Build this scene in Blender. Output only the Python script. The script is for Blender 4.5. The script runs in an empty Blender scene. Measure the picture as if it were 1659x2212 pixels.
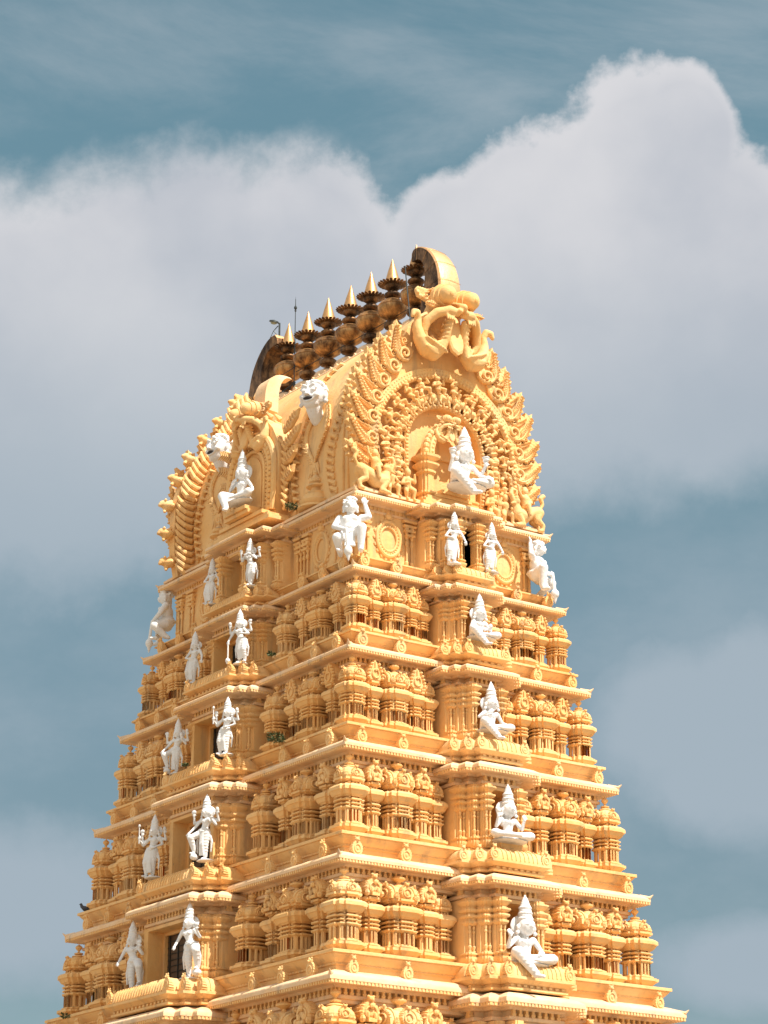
import bpy, bmesh, math, random
from math import sin, cos, pi, radians, sqrt, exp
from mathutils import Vector, Matrix
random.seed(7)
sc = bpy.context.scene
COL = sc.collection

# ------------------------------------------------------------------ camera
ZG = 26.4                                   # height of the second cornice above the ground
CAM_POS = Vector((-45.841, -67.121, ZG - 24.791))
CAM_AZ, CAM_PITCH = radians(34.331 + 0.875), radians(19.841)
cd = bpy.data.cameras.new('camera'); cam = bpy.data.objects.new('camera', cd); COL.objects.link(cam)
cam.location = CAM_POS
fw = Vector((sin(CAM_AZ) * cos(CAM_PITCH), cos(CAM_AZ) * cos(CAM_PITCH), sin(CAM_PITCH)))
cam.rotation_euler = fw.to_track_quat('-Z', 'Y').to_euler()
cd.sensor_fit = 'VERTICAL'; cd.sensor_height = 36; cd.sensor_width = 27
cd.lens = 9899.2 / 4096 * 36
cd.clip_start = 0.5; cd.clip_end = 6000
sc.camera = cam
sc.render.resolution_x = 768; sc.render.resolution_y = 1024

# ------------------------------------------------------------------ sun
SUN_AZ, SUN_EL = radians(166), radians(56)      # compass style: 0 = +Y, clockwise
sd = bpy.data.lights.new('sun', 'SUN'); so = bpy.data.objects.new('sun', sd); COL.objects.link(so)
sd.energy = 5.0; sd.angle = radians(0.5); sd.color = (1.0, 0.93, 0.83)
sdir = Vector((sin(SUN_AZ) * cos(SUN_EL), cos(SUN_AZ) * cos(SUN_EL), sin(SUN_EL)))
so.rotation_euler = sdir.to_track_quat('Z', 'Y').to_euler()
so.location = (0, 0, 60)
sc.view_settings.view_transform = 'Standard'; sc.view_settings.look = 'None'
sc.view_settings.exposure = 0.54; sc.view_settings.gamma = 1

# ------------------------------------------------------------------ sky with clouds
W = bpy.data.worlds.new("World"); sc.world = W; W.use_nodes = True
NT = W.node_tree; NT.nodes.clear()
def wn(t, **k):
    n = NT.nodes.new(t)
    for a, b in k.items(): setattr(n, a, b)
    return n
def wl(a, b): NT.links.new(a, b)
def wmath(op, a, b=None, c=None, clamp=False):
    n = wn('ShaderNodeMath', operation=op); n.use_clamp = clamp
    for i, v in enumerate((a, b, c)):
        if v is None: continue
        if isinstance(v, (int, float)): n.inputs[i].default_value = v
        else: wl(v, n.inputs[i])
    return n.outputs[0]
def wmix(f, a, b):
    n = wn('ShaderNodeMix', data_type='RGBA')
    if isinstance(f, (int, float)): n.inputs[0].default_value = f
    else: wl(f, n.inputs[0])
    for s, v in ((6, a), (7, b)):
        if isinstance(v, tuple): n.inputs[s].default_value = v + (1,)
        else: wl(v, n.inputs[s])
    return n.outputs[2]
def wsmooth(v, lo, hi, to0=0.0, to1=1.0):
    n = wn('ShaderNodeMapRange', interpolation_type='SMOOTHSTEP'); wl(v, n.inputs[0])
    for i, x in enumerate((lo, hi, to0, to1)): n.inputs[i + 1].default_value = x
    return n.outputs[0]
sky = wn('ShaderNodeTexSky', sky_type='NISHITA'); sky.sun_disc = False
sky.sun_elevation = SUN_EL; sky.sun_rotation = SUN_AZ; sky.altitude = 1000; sky.dust_density = 1.0
tint = wn('ShaderNodeMix', data_type='RGBA', blend_type='MULTIPLY'); tint.inputs[0].default_value = 1
wl(sky.outputs[0], tint.inputs[6]); TINT = tint
tc = wn('ShaderNodeTexCoord')
GEN = tc.outputs['Generated']
# a fixed compass frame in the sky: u to the right of the tower, v up, both as tangents of angles
SAZ, SEL = radians(35.2), radians(19.84)
F0 = Vector((sin(SAZ) * cos(SEL), cos(SAZ) * cos(SEL), sin(SEL)))
R0 = Vector((cos(SAZ), -sin(SAZ), 0)); U0 = R0.cross(F0)
def wdot(vec):
    n = wn('ShaderNodeVectorMath', operation='DOT_PRODUCT'); wl(GEN, n.inputs[0]); n.inputs[1].default_value = vec
    return n.outputs['Value']
fz = wmath('MAXIMUM', wdot(F0), 0.05)
u = wmath('DIVIDE', wdot(R0), fz); v = wmath('DIVIDE', wdot(U0), fz)
comb = wn('ShaderNodeCombineXYZ'); wl(u, comb.inputs[0]); wl(v, comb.inputs[1])
def wnoise(scale, detail, rough, src=None, off=(0, 0, 0), sc3=(1, 1, 1), dist=0.0):
    m = wn('ShaderNodeMapping'); wl(src or comb.outputs[0], m.inputs[0]); m.inputs['Location'].default_value = off; m.inputs['Scale'].default_value = sc3
    n = wn('ShaderNodeTexNoise'); wl(m.outputs[0], n.inputs[0]); n.inputs['Scale'].default_value = scale
    n.inputs['Detail'].default_value = detail; n.inputs['Roughness'].default_value = rough; n.inputs['Distortion'].default_value = dist
    return n.outputs[0]
K = 1 / 5346.0 * 1.0          # one 1659-wide picture unit as a tangent
def uv(px, py): return ((px - 829.5) * K, (1106 - py) * K)
BLOBS = [  # centre x, y, radius x, radius y of cloud lobes
 (60, 760, 330, 350), (250, 640, 260, 290), (430, 560, 230, 245), (640, 600, 240, 290), (500, 800, 420, 330), (820, 790, 330, 300),
 (1010, 560, 190, 210), (1170, 500, 250, 250), (1400, 420, 240, 290), (1530, 600, 250, 330), (1300, 740, 420, 320), (1640, 760, 200, 260), (1480, 300, 130, 170),
 (150, 1050, 360, 260), (1150, 900, 420, 200), (1500, 900, 300, 150),
 (1480, 1560, 220, 180), (1640, 1500, 200, 190), (1600, 1680, 260, 150),
 (60, 1960, 260, 200), (1650, 2080, 240, 110)]
best = None
for bx, by, rx, ry in BLOBS:
    cu, cv = uv(bx, by)
    a = wmath('MULTIPLY', wmath('SUBTRACT', u, cu), 1 / (rx * K)); b = wmath('MULTIPLY', wmath('SUBTRACT', v, cv), 1 / (ry * K))
    d = wmath('SQRT', wmath('ADD', wmath('MULTIPLY', a, a), wmath('MULTIPLY', b, b)))
    e = wmath('SUBTRACT', 1.0, d)
    best = e if best is None else wmath('SMOOTH_MAX', best, e, 0.12)
wl(wmix(wsmooth(v, -0.19, 0.12), (1.08, 1.17, 0.94), (0.95, 1.10, 0.785)), TINT.inputs[7])
n1 = wnoise(13, 12, 0.60, dist=0.10); n2 = wnoise(52, 8, 0.62, off=(3, 1, 0))
fld = wmath('ADD', best, wmath('MULTIPLY', wmath('SUBTRACT', n1, 0.5), 1.05))
fld = wmath('ADD', fld, wmath('MULTIPLY', wmath('SUBTRACT', n2, 0.5), 0.34))
lowsoft = wsmooth(v, uv(0, 900)[1], uv(0, 520)[1])             # crisp heads above, ragged soft bases below
rag = wsmooth(u, -0.055, 0.01, 1.0, 0.0); hard = wmath('ADD', wmath('MULTIPLY', wsmooth(fld, -0.05, 0.18), wmath('SUBTRACT', 1.0, rag)), wmath('MULTIPLY', wsmooth(fld, -0.24, 0.30), rag)); soft = wsmooth(fld, -0.50, 0.50)
mask = wmath('ADD', wmath('MULTIPLY', hard, lowsoft), wmath('MULTIPLY', soft, wmath('SUBTRACT', 1.0, lowsoft)))
wisp = wnoise(9, 8, 0.62, off=(0.3, 2, 0), sc3=(0.55, 1.6, 1), dist=0.4)
wispm = wmath('MULTIPLY', wsmooth(wisp, 0.42, 0.78), 0.30)
mask = wmath('MAXIMUM', mask, wispm)
veil = wmath('MULTIPLY', wmath('ADD', wmath('MULTIPLY', wsmooth(wnoise(8, 7, 0.6, off=(7, 3, 0), sc3=(0.8, 1.3, 1)), 0.35, 0.7), 0.42), 0.20), wsmooth(v, uv(0, 800)[1], uv(0, 1350)[1]))
mask = wmath('MAXIMUM', mask, veil)
# broken bright cloud added behind and beside this view to lift the ambient light
wide = wn('ShaderNodeTexNoise'); wl(GEN, wide.inputs[0]); wide.inputs['Scale'].default_value = 2.6; wide.inputs['Detail'].default_value = 5
outside = wsmooth(wdot(F0), 0.80, 0.93, 1.0, 0.0)
widem = wmath('MULTIPLY', wsmooth(wide.outputs[0], 0.36, 0.52), outside)
mask = wmath('MAXIMUM', mask, widem)
shade = wsmooth(wmath('ADD', wmath('MINIMUM', best, 0.28), wmath('MULTIPLY', wmath('SUBTRACT', wnoise(7, 6, 0.5, off=(5, 5, 0)), 0.5), 2.0)), -0.15, 0.66)
vfade = wsmooth(v, uv(0, 1300)[1], uv(0, 380)[1])
CB, CG = (0.63, 0.63, 0.655), (0.43, 0.462, 0.52)
cbright = wmix(shade, CB, CG); CWIDE = (0.80, 0.76, 0.72)
cloud = wmix(outside, wmix(vfade, (0.34, 0.412, 0.475), cbright), CWIDE)
# the added fill clouds outside this view are plain noise
cl_em = wn('ShaderNodeBackground'); wl(cloud, cl_em.inputs[0]); cl_em.inputs[1].default_value = 0.76
sk_em = wn('ShaderNodeBackground'); wl(tint.outputs[2], sk_em.inputs[0]); wl(wmath('MULTIPLY', wsmooth(v, -0.21, 0.20, 0.46, 1.0), 0.105), sk_em.inputs[1])
mx = wn('ShaderNodeMixShader'); wl(mask, mx.inputs[0]); wl(sk_em.outputs[0], mx.inputs[1]); wl(cl_em.outputs[0], mx.inputs[2])
out = wn('ShaderNodeOutputWorld'); wl(mx.outputs[0], out.inputs[0])

# ------------------------------------------------------------------ materials
def newmat(name):
    m = bpy.data.materials.new(name); m.use_nodes = True; nt = m.node_tree
    b = nt.nodes['Principled BSDF']
    return m, nt, b
def nnoise(nt, scale, detail=5, rough=0.55, coord='Object', sc3=None, dist=0):
    t = nt.nodes.new('ShaderNodeTexCoord'); src = t.outputs[coord]
    if coord == 'World':
        pass
    if sc3:
        mp = nt.nodes.new('ShaderNodeMapping'); nt.links.new(src, mp.inputs[0]); mp.inputs['Scale'].default_value = sc3; src = mp.outputs[0]
    n = nt.nodes.new('ShaderNodeTexNoise'); nt.links.new(src, n.inputs[0])
    n.inputs['Scale'].default_value = scale; n.inputs['Detail'].default_value = detail; n.inputs['Roughness'].default_value = rough; n.inputs['Distortion'].default_value = dist
    return n.outputs[0]
def nposnoise(nt, scale, detail=5, rough=0.55, sc3=None):
    g = nt.nodes.new('ShaderNodeNewGeometry'); src = g.outputs['Position']
    if sc3:
        mp = nt.nodes.new('ShaderNodeMapping'); nt.links.new(src, mp.inputs[0]); mp.inputs['Scale'].default_value = sc3; src = mp.outputs[0]
    n = nt.nodes.new('ShaderNodeTexNoise'); nt.links.new(src, n.inputs[0])
    n.inputs['Scale'].default_value = scale; n.inputs['Detail'].default_value = detail; n.inputs['Roughness'].default_value = rough
    return n.outputs[0]
def ramp(nt, src, lo, hi, a=0.0, b=1.0):
    n = nt.nodes.new('ShaderNodeMapRange'); nt.links.new(src, n.inputs[0])
    for i, x in enumerate((lo, hi, a, b)): n.inputs[i + 1].default_value = x
    return n.outputs[0]
def cmix(nt, f, a, b):
    n = nt.nodes.new('ShaderNodeMix'); n.data_type = 'RGBA'
    if isinstance(f, (int, float)): n.inputs[0].default_value = f
    else: nt.links.new(f, n.inputs[0])
    for s, v_ in ((6, a), (7, b)):
        if isinstance(v_, tuple): n.inputs[s].default_value = v_ + (1,)
        else: nt.links.new(v_, n.inputs[s])
    return n.outputs[2]
def mth(nt, op, a, b):
    n = nt.nodes.new('ShaderNodeMath'); n.operation = op
    for i, v_ in enumerate((a, b)):
        if isinstance(v_, (int, float)): n.inputs[i].default_value = v_
        else: nt.links.new(v_, n.inputs[i])
    return n.outputs[0]
def bump(nt, b, h, strength, dist):
    n = nt.nodes.new('ShaderNodeBump'); n.inputs['Strength'].default_value = strength; n.inputs['Distance'].default_value = dist
    nt.links.new(h, n.inputs['Height']); nt.links.new(n.outputs[0], b.inputs['Normal'])

def paint(name, c1, c2, grime, carve=0.0, grime_amt=0.75):
    """lime-washed plaster: uneven wash, rain grime where water lies and runs, fine brushy relief"""
    m, nt, b = newmat(name)
    big = nposnoise(nt, 0.55, 6, 0.6); fine = nposnoise(nt, 7, 6, 0.65)
    col = cmix(nt, ramp(nt, big, 0.35, 0.65), c1, c2)
    col = cmix(nt, ramp(nt, fine, 0.45, 0.8, 0, 0.25), col, tuple(x * 0.8 for x in c1))
    g = nt.nodes.new('ShaderNodeNewGeometry'); sp = nt.nodes.new('ShaderNodeSeparateXYZ'); nt.links.new(g.outputs['True Normal'], sp.inputs[0])
    up = ramp(nt, sp.outputs[2], 0.15, 0.8); up.node.clamp = True
    gn = nposnoise(nt, 1.3, 8, 0.7); gm = ramp(nt, gn, 0.53, 0.66)
    streak = nposnoise(nt, 2.2, 6, 0.6, (1, 1, 0.16)); st = ramp(nt, streak, 0.54, 0.70, 0, 0.5)
    f = mth(nt, 'MULTIPLY', mth(nt, 'MULTIPLY', up, gm), grime_amt)
    f = mth(nt, 'MAXIMUM', f, st)
    spots = ramp(nt, nposnoise(nt, 5.5, 3, 0.5), 0.70, 0.76, 0, 0.55); f = mth(nt, 'MAXIMUM', f, spots)
    col = cmix(nt, f, col, grime)
    nt.links.new(col, b.inputs['Base Color']); b.inputs['Roughness'].default_value = 0.72
    b.inputs['Specular IOR Level'].default_value = 0.3
    h = mth(nt, 'ADD', mth(nt, 'MULTIPLY', nposnoise(nt, 22, 4, 0.6), 0.6), mth(nt, 'MULTIPLY', nposnoise(nt, 7, 3, 0.5), 1.2))
    if carve:
        t = nt.nodes.new('ShaderNodeTexCoord'); vo = nt.nodes.new('ShaderNodeTexVoronoi'); vo.feature = 'SMOOTH_F1'; vo.inputs['Scale'].default_value = carve
        nt.links.new(g.outputs['Position'], vo.inputs[0])
        h = mth(nt, 'ADD', mth(nt, 'MULTIPLY', h, 0.2), mth(nt, 'SUBTRACT', 1.0, vo.outputs[0]))
        bump(nt, b, h, 0.9, 0.05)
    else:
        bump(nt, b, h, 0.5, 0.03)
    return m
OCH1, OCH2, GRM = (0.82, 0.475, 0.175), (0.85, 0.565, 0.27), (0.33, 0.24, 0.16)
MP = paint('ochre_plaster', OCH1, OCH2, GRM)
MC = paint('carved_ochre_plaster', OCH1, OCH2, GRM, carve=9.0, grime_amt=0.4)
MK = paint('weathered_cream_sunlit_plaster', (0.83, 0.53, 0.28), (0.83, 0.62, 0.41), (0.34, 0.30, 0.26), grime_amt=0.85)  # cream of the ridge domes; on cornices the pale tone stands in for sun
MW = paint('white_lime_paint', (0.80, 0.80, 0.80), (0.76, 0.76, 0.77), (0.45, 0.42, 0.38), grime_amt=0.35)
def metal(name, c1, c2, c3, rough, lo, hi):
    m, nt, b = newmat(name)
    a = nposnoise(nt, 3.0, 8, 0.7, (1, 1, 0.5)); c = nposnoise(nt, 11, 5, 0.6)
    col = cmix(nt, ramp(nt, a, lo, hi), c1, c2); col = cmix(nt, ramp(nt, c, 0.5, 0.72, 0, 0.8), col, c3)
    nt.links.new(col, b.inputs['Base Color']); b.inputs['Metallic'].default_value = 0.85
    nt.links.new(ramp(nt, a, 0.3, 0.7, rough, rough + 0.22), b.inputs['Roughness'])
    bump(nt, b, c, 0.3, 0.02)
    return m
MCOP = metal('aged_copper', (0.60, 0.33, 0.13), (0.11, 0.055, 0.03), (0.30, 0.16, 0.07), 0.36, 0.38, 0.62)
MCOPD = metal('dark_copper', (0.34, 0.18, 0.08), (0.05, 0.03, 0.02), (0.12, 0.07, 0.04), 0.42, 0.36, 0.60)
MBR = metal('bright_brass', (0.72, 0.41, 0.17), (0.42, 0.23, 0.10), (0.55, 0.32, 0.14), 0.34, 0.42, 0.72)
def flat(name, c, r=0.7, metallic=0.0):
    m, nt, b = newmat(name)
    n = nposnoise(nt, 6, 4, 0.6)
    nt.links.new(cmix(nt, ramp(nt, n, 0.35, 0.7), c, tuple(x * 0.7 for x in c)), b.inputs['Base Color'])
    b.inputs['Roughness'].default_value = r; b.inputs['Metallic'].default_value = metallic
    return m
MDK = flat('dark_opening_panel', (0.14, 0.085, 0.05)); MIR = flat('dull_iron', (0.06, 0.07, 0.07), 0.5, 0.6)  # door and window openings: their unlit depth is put into a dark colour
MGR = flat('moss_green', (0.075, 0.10, 0.03)); MBIRD = flat('pigeon_grey', (0.06, 0.065, 0.08)); MMOUTH = flat('dark_mouth_fill', (0.04, 0.03, 0.03))
MGND = flat('dry_earth', (0.27, 0.21, 0.14)); MSTONE = flat('granite', (0.28, 0.25, 0.21)); MLAMP = flat('lamp_glass', (0.35, 0.42, 0.36), 0.3)

# ------------------------------------------------------------------ mesh tools
class MB:
    def __init__(s): s.v = []; s.f = []; s.M = Matrix.Identity(4); s.cur = 0; s.m = []
    def add(s, vs, fs, M=None):
        o = len(s.v); T = s.M @ M if M is not None else s.M
        s.v += [T @ Vector(p) for p in vs]; s.f += [tuple(i + o for i in q) for q in fs]; s.m += [s.cur] * len(fs)
    def box(s, c, d, M=None, taper=1.0):
        x, y, z = c; a, b, h = d[0] / 2, d[1] / 2, d[2] / 2; t = taper
        vs = [(x - a * t, y - b * t, z - h), (x + a * t, y - b * t, z - h), (x + a * t, y + b * t, z - h), (x - a * t, y + b * t, z - h),
              (x - a, y - b, z + h), (x + a, y - b, z + h), (x + a, y + b, z + h), (x - a, y + b, z + h)]
        s.add(vs, [(3, 2, 1, 0), (4, 5, 6, 7), (0, 1, 5, 4), (1, 2, 6, 5), (2, 3, 7, 6), (3, 0, 4, 7)], M)
    def sweep(s, path, prof, closed=True, z0=0.0, cap=False, M=None, sx=1.0):
        n = len(path); mit = []
        for i in range(n):
            p = Vector(path[i])
            a = Vector(path[i - 1]) if (closed or i > 0) else None
            b = Vector(path[(i + 1) % n]) if (closed or i < n - 1) else None
            def nr(p0, p1):
                d = (p1 - p0).normalized(); return Vector((d.y, -d.x))
            if a is None: m = nr(p, b)
            elif b is None: m = nr(a, p)
            else:
                n1, n2 = nr(a, p), nr(p, b); m = (n1 + n2) / max(0.3, 1 + n1.dot(n2))
            mit.append(m)
        vs = []; k = len(prof)
        for (o, z) in prof:
            for i in range(n):
                q = Vector(path[i]) + mit[i] * o * sx; vs.append((q.x, q.y, z + z0))
        fs = []
        for j in range(k - 1):
            for i in range(n if closed else n - 1):
                a = j * n + i; b = j * n + (i + 1) % n
                fs.append((a, b, b + n, a + n))
        if cap and closed:
            fs.append(tuple(range(n - 1, -1, -1))); fs.append(tuple((k - 1) * n + i for i in range(n)))
        if not closed:
            fs.append(tuple(j * n for j in range(k))); fs.append(tuple(j * n + n - 1 for j in range(k - 1, -1, -1)))
        s.add(vs, fs, M)
    def lathe(s, prof, seg=16, M=None, sq=0, rib=0, ribn=8):
        vs = []; fs = []; n = seg
        for (r, z) in prof:
            for i in range(n):
                t = 2 * pi * (i + 0.5) / n; c, q = cos(t), sin(t)
                k = r
                if sq: k = r / ((abs(c) ** sq + abs(q) ** sq) ** (1.0 / sq))
                if rib: k *= 1 + rib * cos(ribn * t)
                vs.append((k * c, k * q, z))
        for j in range(len(prof) - 1):
            for i in range(n):
                a = j * n + i; b = j * n + (i + 1) % n; fs.append((a, b, b + n, a + n))
        fs.append(tuple(range(n - 1, -1, -1))); fs.append(tuple((len(prof) - 1) * n + i for i in range(n)))
        s.add(vs, fs, M)
    def ball(s, c, r, seg=10, rings=6, M=None, rot=None):
        if isinstance(r, (int, float)): r = (r, r, r)
        vs = [(0, 0, -1)]; fs = []
        for j in range(1, rings):
            a = -pi / 2 + pi * j / rings
            for i in range(seg):
                t = 2 * pi * i / seg; vs.append((cos(a) * cos(t), cos(a) * sin(t), sin(a)))
        vs.append((0, 0, 1)); L = len(vs) - 1
        for i in range(seg):
            fs.append((0, 1 + (i + 1) % seg, 1 + i)); fs.append((L, L - seg + i, L - seg + (i + 1) % seg))
        for j in range(rings - 2):
            for i in range(seg):
                a = 1 + j * seg + i; b = 1 + j * seg + (i + 1) % seg; fs.append((a, b, b + seg, a + seg))
        T = Matrix.Translation(c) @ (rot.to_matrix().to_4x4() if rot else Matrix.Identity(4)) @ Matrix.Diagonal((r[0], r[1], r[2], 1))
        s.add(vs, fs, (M @ T) if M is not None else T)
    def tube(s, pts, rad, seg=8, M=None, flatten=1.0):
        pts = [Vector(p) for p in pts]; n = len(pts)
        if isinstance(rad, (int, float)): rad = [rad] * n
        vs = []; fs = []; prev = None
        for i, p in enumerate(pts):
            d = (pts[min(i + 1, n - 1)] - pts[max(i - 1, 0)]).normalized()
            if prev is None:
                a = Vector((0, 1, 0)) if abs(d.y) < 0.9 else Vector((1, 0, 0))
            else: a = prev
            x = (a - d * a.dot(d)).normalized(); y = d.cross(x); prev = x
            for k in range(seg):
                t = 2 * pi * k / seg; vs.append(p + (x * cos(t) * flatten + y * sin(t)) * rad[i])
        for i in range(n - 1):
            for k in range(seg):
                a = i * seg + k; b = i * seg + (k + 1) % seg; fs.append((a, b, b + seg, a + seg))
        fs.append(tuple(range(seg - 1, -1, -1))); fs.append(tuple((n - 1) * seg + k for k in range(seg)))
        s.add(vs, fs, M)
    def limb(s, p0, r0, p1, r1, M=None, seg=10):
        s.tube([p0, p1], [r0, r1], seg, M); s.ball(p0, r0, seg, 6, M); s.ball(p1, r1, seg, 6, M)
    def chain(s, pr, M=None, seg=10):
        for a, b in zip(pr[:-1], pr[1:]): s.limb(a[0], a[1], b[0], b[1], M, seg)
    def plate(s, outline, t, M=None, bev=0.0):
        """outline in local x,z; front at y=0 facing -y, back at y=t"""
        n = len(outline); cx = sum(p[0] for p in outline) / n; cz = sum(p[1] for p in outline) / n
        vs = []; layers = [(1 - bev, 0.0), (1, min(t * 0.3, 0.05)), (1, t)] if bev else [(1, 0.0), (1, t)]
        for k, y in layers: vs += [(cx + (p[0] - cx) * k, y, cz + (p[1] - cz) * k) for p in outline]
        fs = [tuple(range(n)), tuple((len(layers) - 1) * n + i for i in range(n - 1, -1, -1))]
        for j in range(len(layers) - 1):
            for i in range(n):
                a = j * n + i; b = j * n + (i + 1) % n; fs.append((a, a + n, b + n, b))
        s.add(vs, fs, M)
    def mesh(s, name, mat, smooth=24, recalc=True):
        me = bpy.data.meshes.new(name); me.from_pydata([tuple(p) for p in s.v], [], s.f); me.update()
        if any(s.m): me.polygons.foreach_set('material_index', s.m)
        if recalc:
            bm = bmesh.new(); bm.from_mesh(me); bmesh.ops.recalc_face_normals(bm, faces=bm.faces); bm.to_mesh(me); bm.free()
        if mat:
            me.materials.append(mat)
            if any(s.m): me.materials.append(MC)
        if smooth:
            me.polygons.foreach_set('use_smooth', [True] * len(me.polygons)); me.set_sharp_from_angle(angle=radians(smooth))
        return me
def T(x, y, z): return Matrix.Translation((x, y, z))
def RZ(a): return Matrix.Rotation(a, 4, 'Z')
def RX(a): return Matrix.Rotation(a, 4, 'X')
def RY(a): return Matrix.Rotation(a, 4, 'Y')
def S(x, y=None, z=None): return Matrix.Diagonal((x, x if y is None else y, x if z is None else z, 1))
def link(name, me, parent=None, M=None, **props):
    o = bpy.data.objects.new(name, me); COL.objects.link(o)
    if parent: o.parent = parent
    if M is not None: o.matrix_basis = M
    for k, v_ in props.items(): o[k] = v_
    return o
def ob(name, mb, mat, parent=None, M=None, smooth=24, **props): return link(name, mb.mesh(name, mat, smooth), parent, M, **props)
def remesh(mb, name, mat, voxel, smooth_it=2):
    me = mb.mesh(name, None, 0)
    o = bpy.data.objects.new('tmp', me); COL.objects.link(o)
    r = o.modifiers.new('r', 'REMESH'); r.mode = 'VOXEL'; r.voxel_size = voxel; r.use_smooth_shade = True
    if smooth_it:
        sm = o.modifiers.new('s', 'SMOOTH'); sm.factor = 0.5; sm.iterations = smooth_it
    dg = bpy.context.evaluated_depsgraph_get(); dg.update()
    m2 = bpy.data.meshes.new_from_object(o.evaluated_get(dg)); m2.name = name
    bpy.data.objects.remove(o); bpy.data.meshes.remove(me)
    m2.materials.clear(); m2.materials.append(mat); m2.polygons.foreach_set('use_smooth', [True] * len(m2.polygons))
    return m2

# ------------------------------------------------------------------ ground
g = MB(); R = 3000.0
g.add([(-R, -R, 0), (R, -R, 0), (R, R, 0), (-R, R, 0)], [(0, 1, 2, 3)])
ob('ground', g, MGND, smooth=0, kind='structure')

# ------------------------------------------------------------------ tower levels (W across the short face, L along the long face, lip height)
LV = dict(A=(7.99, 12.40, 2.64), B=(8.60, 13.12, 0.0), C=(9.64, 14.18, -2.83), D=(10.71, 15.42, -6.10), E=(11.94, 16.69, -9.71), F=(13.38, 18.0, -13.34), G=(14.9, 19.5, -17.5))
tower = link('temple_tower', None, label='tall ochre temple tower with carved tiers rising to a barrel vaulted roof', category='temple tower')
TZ = Matrix.Translation((0, 0, ZG))

def rect(hw, hl): return [(-hw, -hl), (hw, -hl), (hw, hl), (-hw, hl)]
def bay_steps(b, p, base, inner):
    """open path in a face frame: x along the face, -y outward; starts and ends inside the face"""
    L = [(-b[0], -inner), (-b[0], -(base + p[0])), (-b[1], -(base + p[0])), (-b[1], -(base + p[1])), (-b[2], -(base + p[1])), (-b[2], -(base + p[2]))]
    return L + [(-x, y) for x, y in reversed(L)]
# face frames: short near face, long near face, and the two hidden ones
FR = {'short': Matrix.Identity(4), 'long': RZ(-pi / 2), 'back': RZ(pi), 'side': RZ(pi / 2)}

KAP = [(-0.62, 0.20), (-0.46, 0.19), (-0.30, 0.15), (-0.14, 0.085), (-0.02, 0.01), (0.0, -0.03), (0.0, -0.11), (-0.03, -0.13), (-0.03, -0.19), (-0.07, -0.20), (-0.22, -0.17), (-0.40, -0.18), (-0.44, -0.22)]
FRI = [(-0.44, -0.22), (-0.47, -0.24), (-0.62, -0.24), (-0.62, -0.40), (-0.47, -0.40), (-0.45, -0.42), (-0.45, -0.50), (-0.52, -0.52), (-0.52, -0.60), (-0.58, -0.62), (-0.75, -0.64)]

def cornice(mb, path, z, closed, s=1.0):
    pr = [(o, h * s) for o, h in (KAP + FRI[1:])]
    mb.sweep(path, pr, closed, z)
def along(path, closed, step, inset, fn):
    n = len(path)
    for i in range(n if closed else n - 1):
        a = Vector(path[i]); b = Vector(path[(i + 1) % n]); d = b - a; L = d.length
        if L < step * 1.2: continue
        d.normalize(); nrm = Vector((d.y, -d.x)); L2 = L + 2 * inset
        if L2 < 0.12: continue
        k = max(1, int(L2 / step))
        for j in range(k):
            q = a + d * (-inset + L2 * (j + 0.5) / k) + nrm * inset
            fn(q, d, nrm, L2 / k)
def teeth(mb, path, z, closed, s=1.0):
    """bell shaped brackets in the dark frieze and the bead fringe under the lip"""
    def br(q, d, nrm, w):
        a = math.atan2(d.y, d.x)
        M_ = T(q.x, q.y, z) @ RZ(a)
        mb.box((0, 0.0, -0.32 * s), (w * 0.36, 0.12, 0.16 * s), M_); mb.box((0, -0.005, -0.37 * s), (w * 0.66, 0.12, 0.07 * s), M_, 0.8)
    along(path, closed, 0.19 * s, -0.53, br)
    def bd(q, d, nrm, w):
        mb.box((0, 0, -0.16 * s), (w * 0.6, 0.03, 0.07 * s), T(q.x, q.y, z) @ RZ(math.atan2(d.y, d.x)))
    along(path, closed, 0.11 * s, -0.012, bd)

# ------------------------------------------------------------------ horseshoe gablet (nasi)
def horse(w, h, scal=9, amp=0.06, n=40, spike=0.35):
    o = []
    for i in range(n + 1):
        t = radians(-62) + radians(304) * i / n
        r = 1 + amp * cos(scal * 2 * t) + spike * exp(-((math.degrees(t) - 90) / 14.0) ** 2)
        o.append((w / 2 * r * cos(t), h * 0.45 + h * 0.42 * r * sin(t)))
    return o
def nasi(mb, M, w, h, t, lion=True):
    mb.cur = 1
    mb.plate(horse(w, h), t, M, 0.12)
    k = 14; mb.cur = 0
    mb.tube([(0.30 * w * cos(2 * pi * i / k), -0.02, h * 0.42 + 0.26 * h * sin(2 * pi * i / k)) for i in range(k + 1)], 0.04 * w, 6, M)
    mb.ball((0, -0.01, h * 0.42), (0.13 * w, 0.05 * w, 0.15 * h), 8, 5, M)
    if lion:
        mb.ball((0, 0.02, h * 0.98), (0.16 * w, 0.18 * w, 0.12 * h), 8, 5, M)
        for sx in (-1, 1): mb.ball((sx * 0.13 * w, 0.0, h * 1.06), 0.07 * w, 6, 4, M)
        mb.ball((0, -0.12 * w, h * 0.92), 0.08 * w, 6, 4, M)

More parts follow.
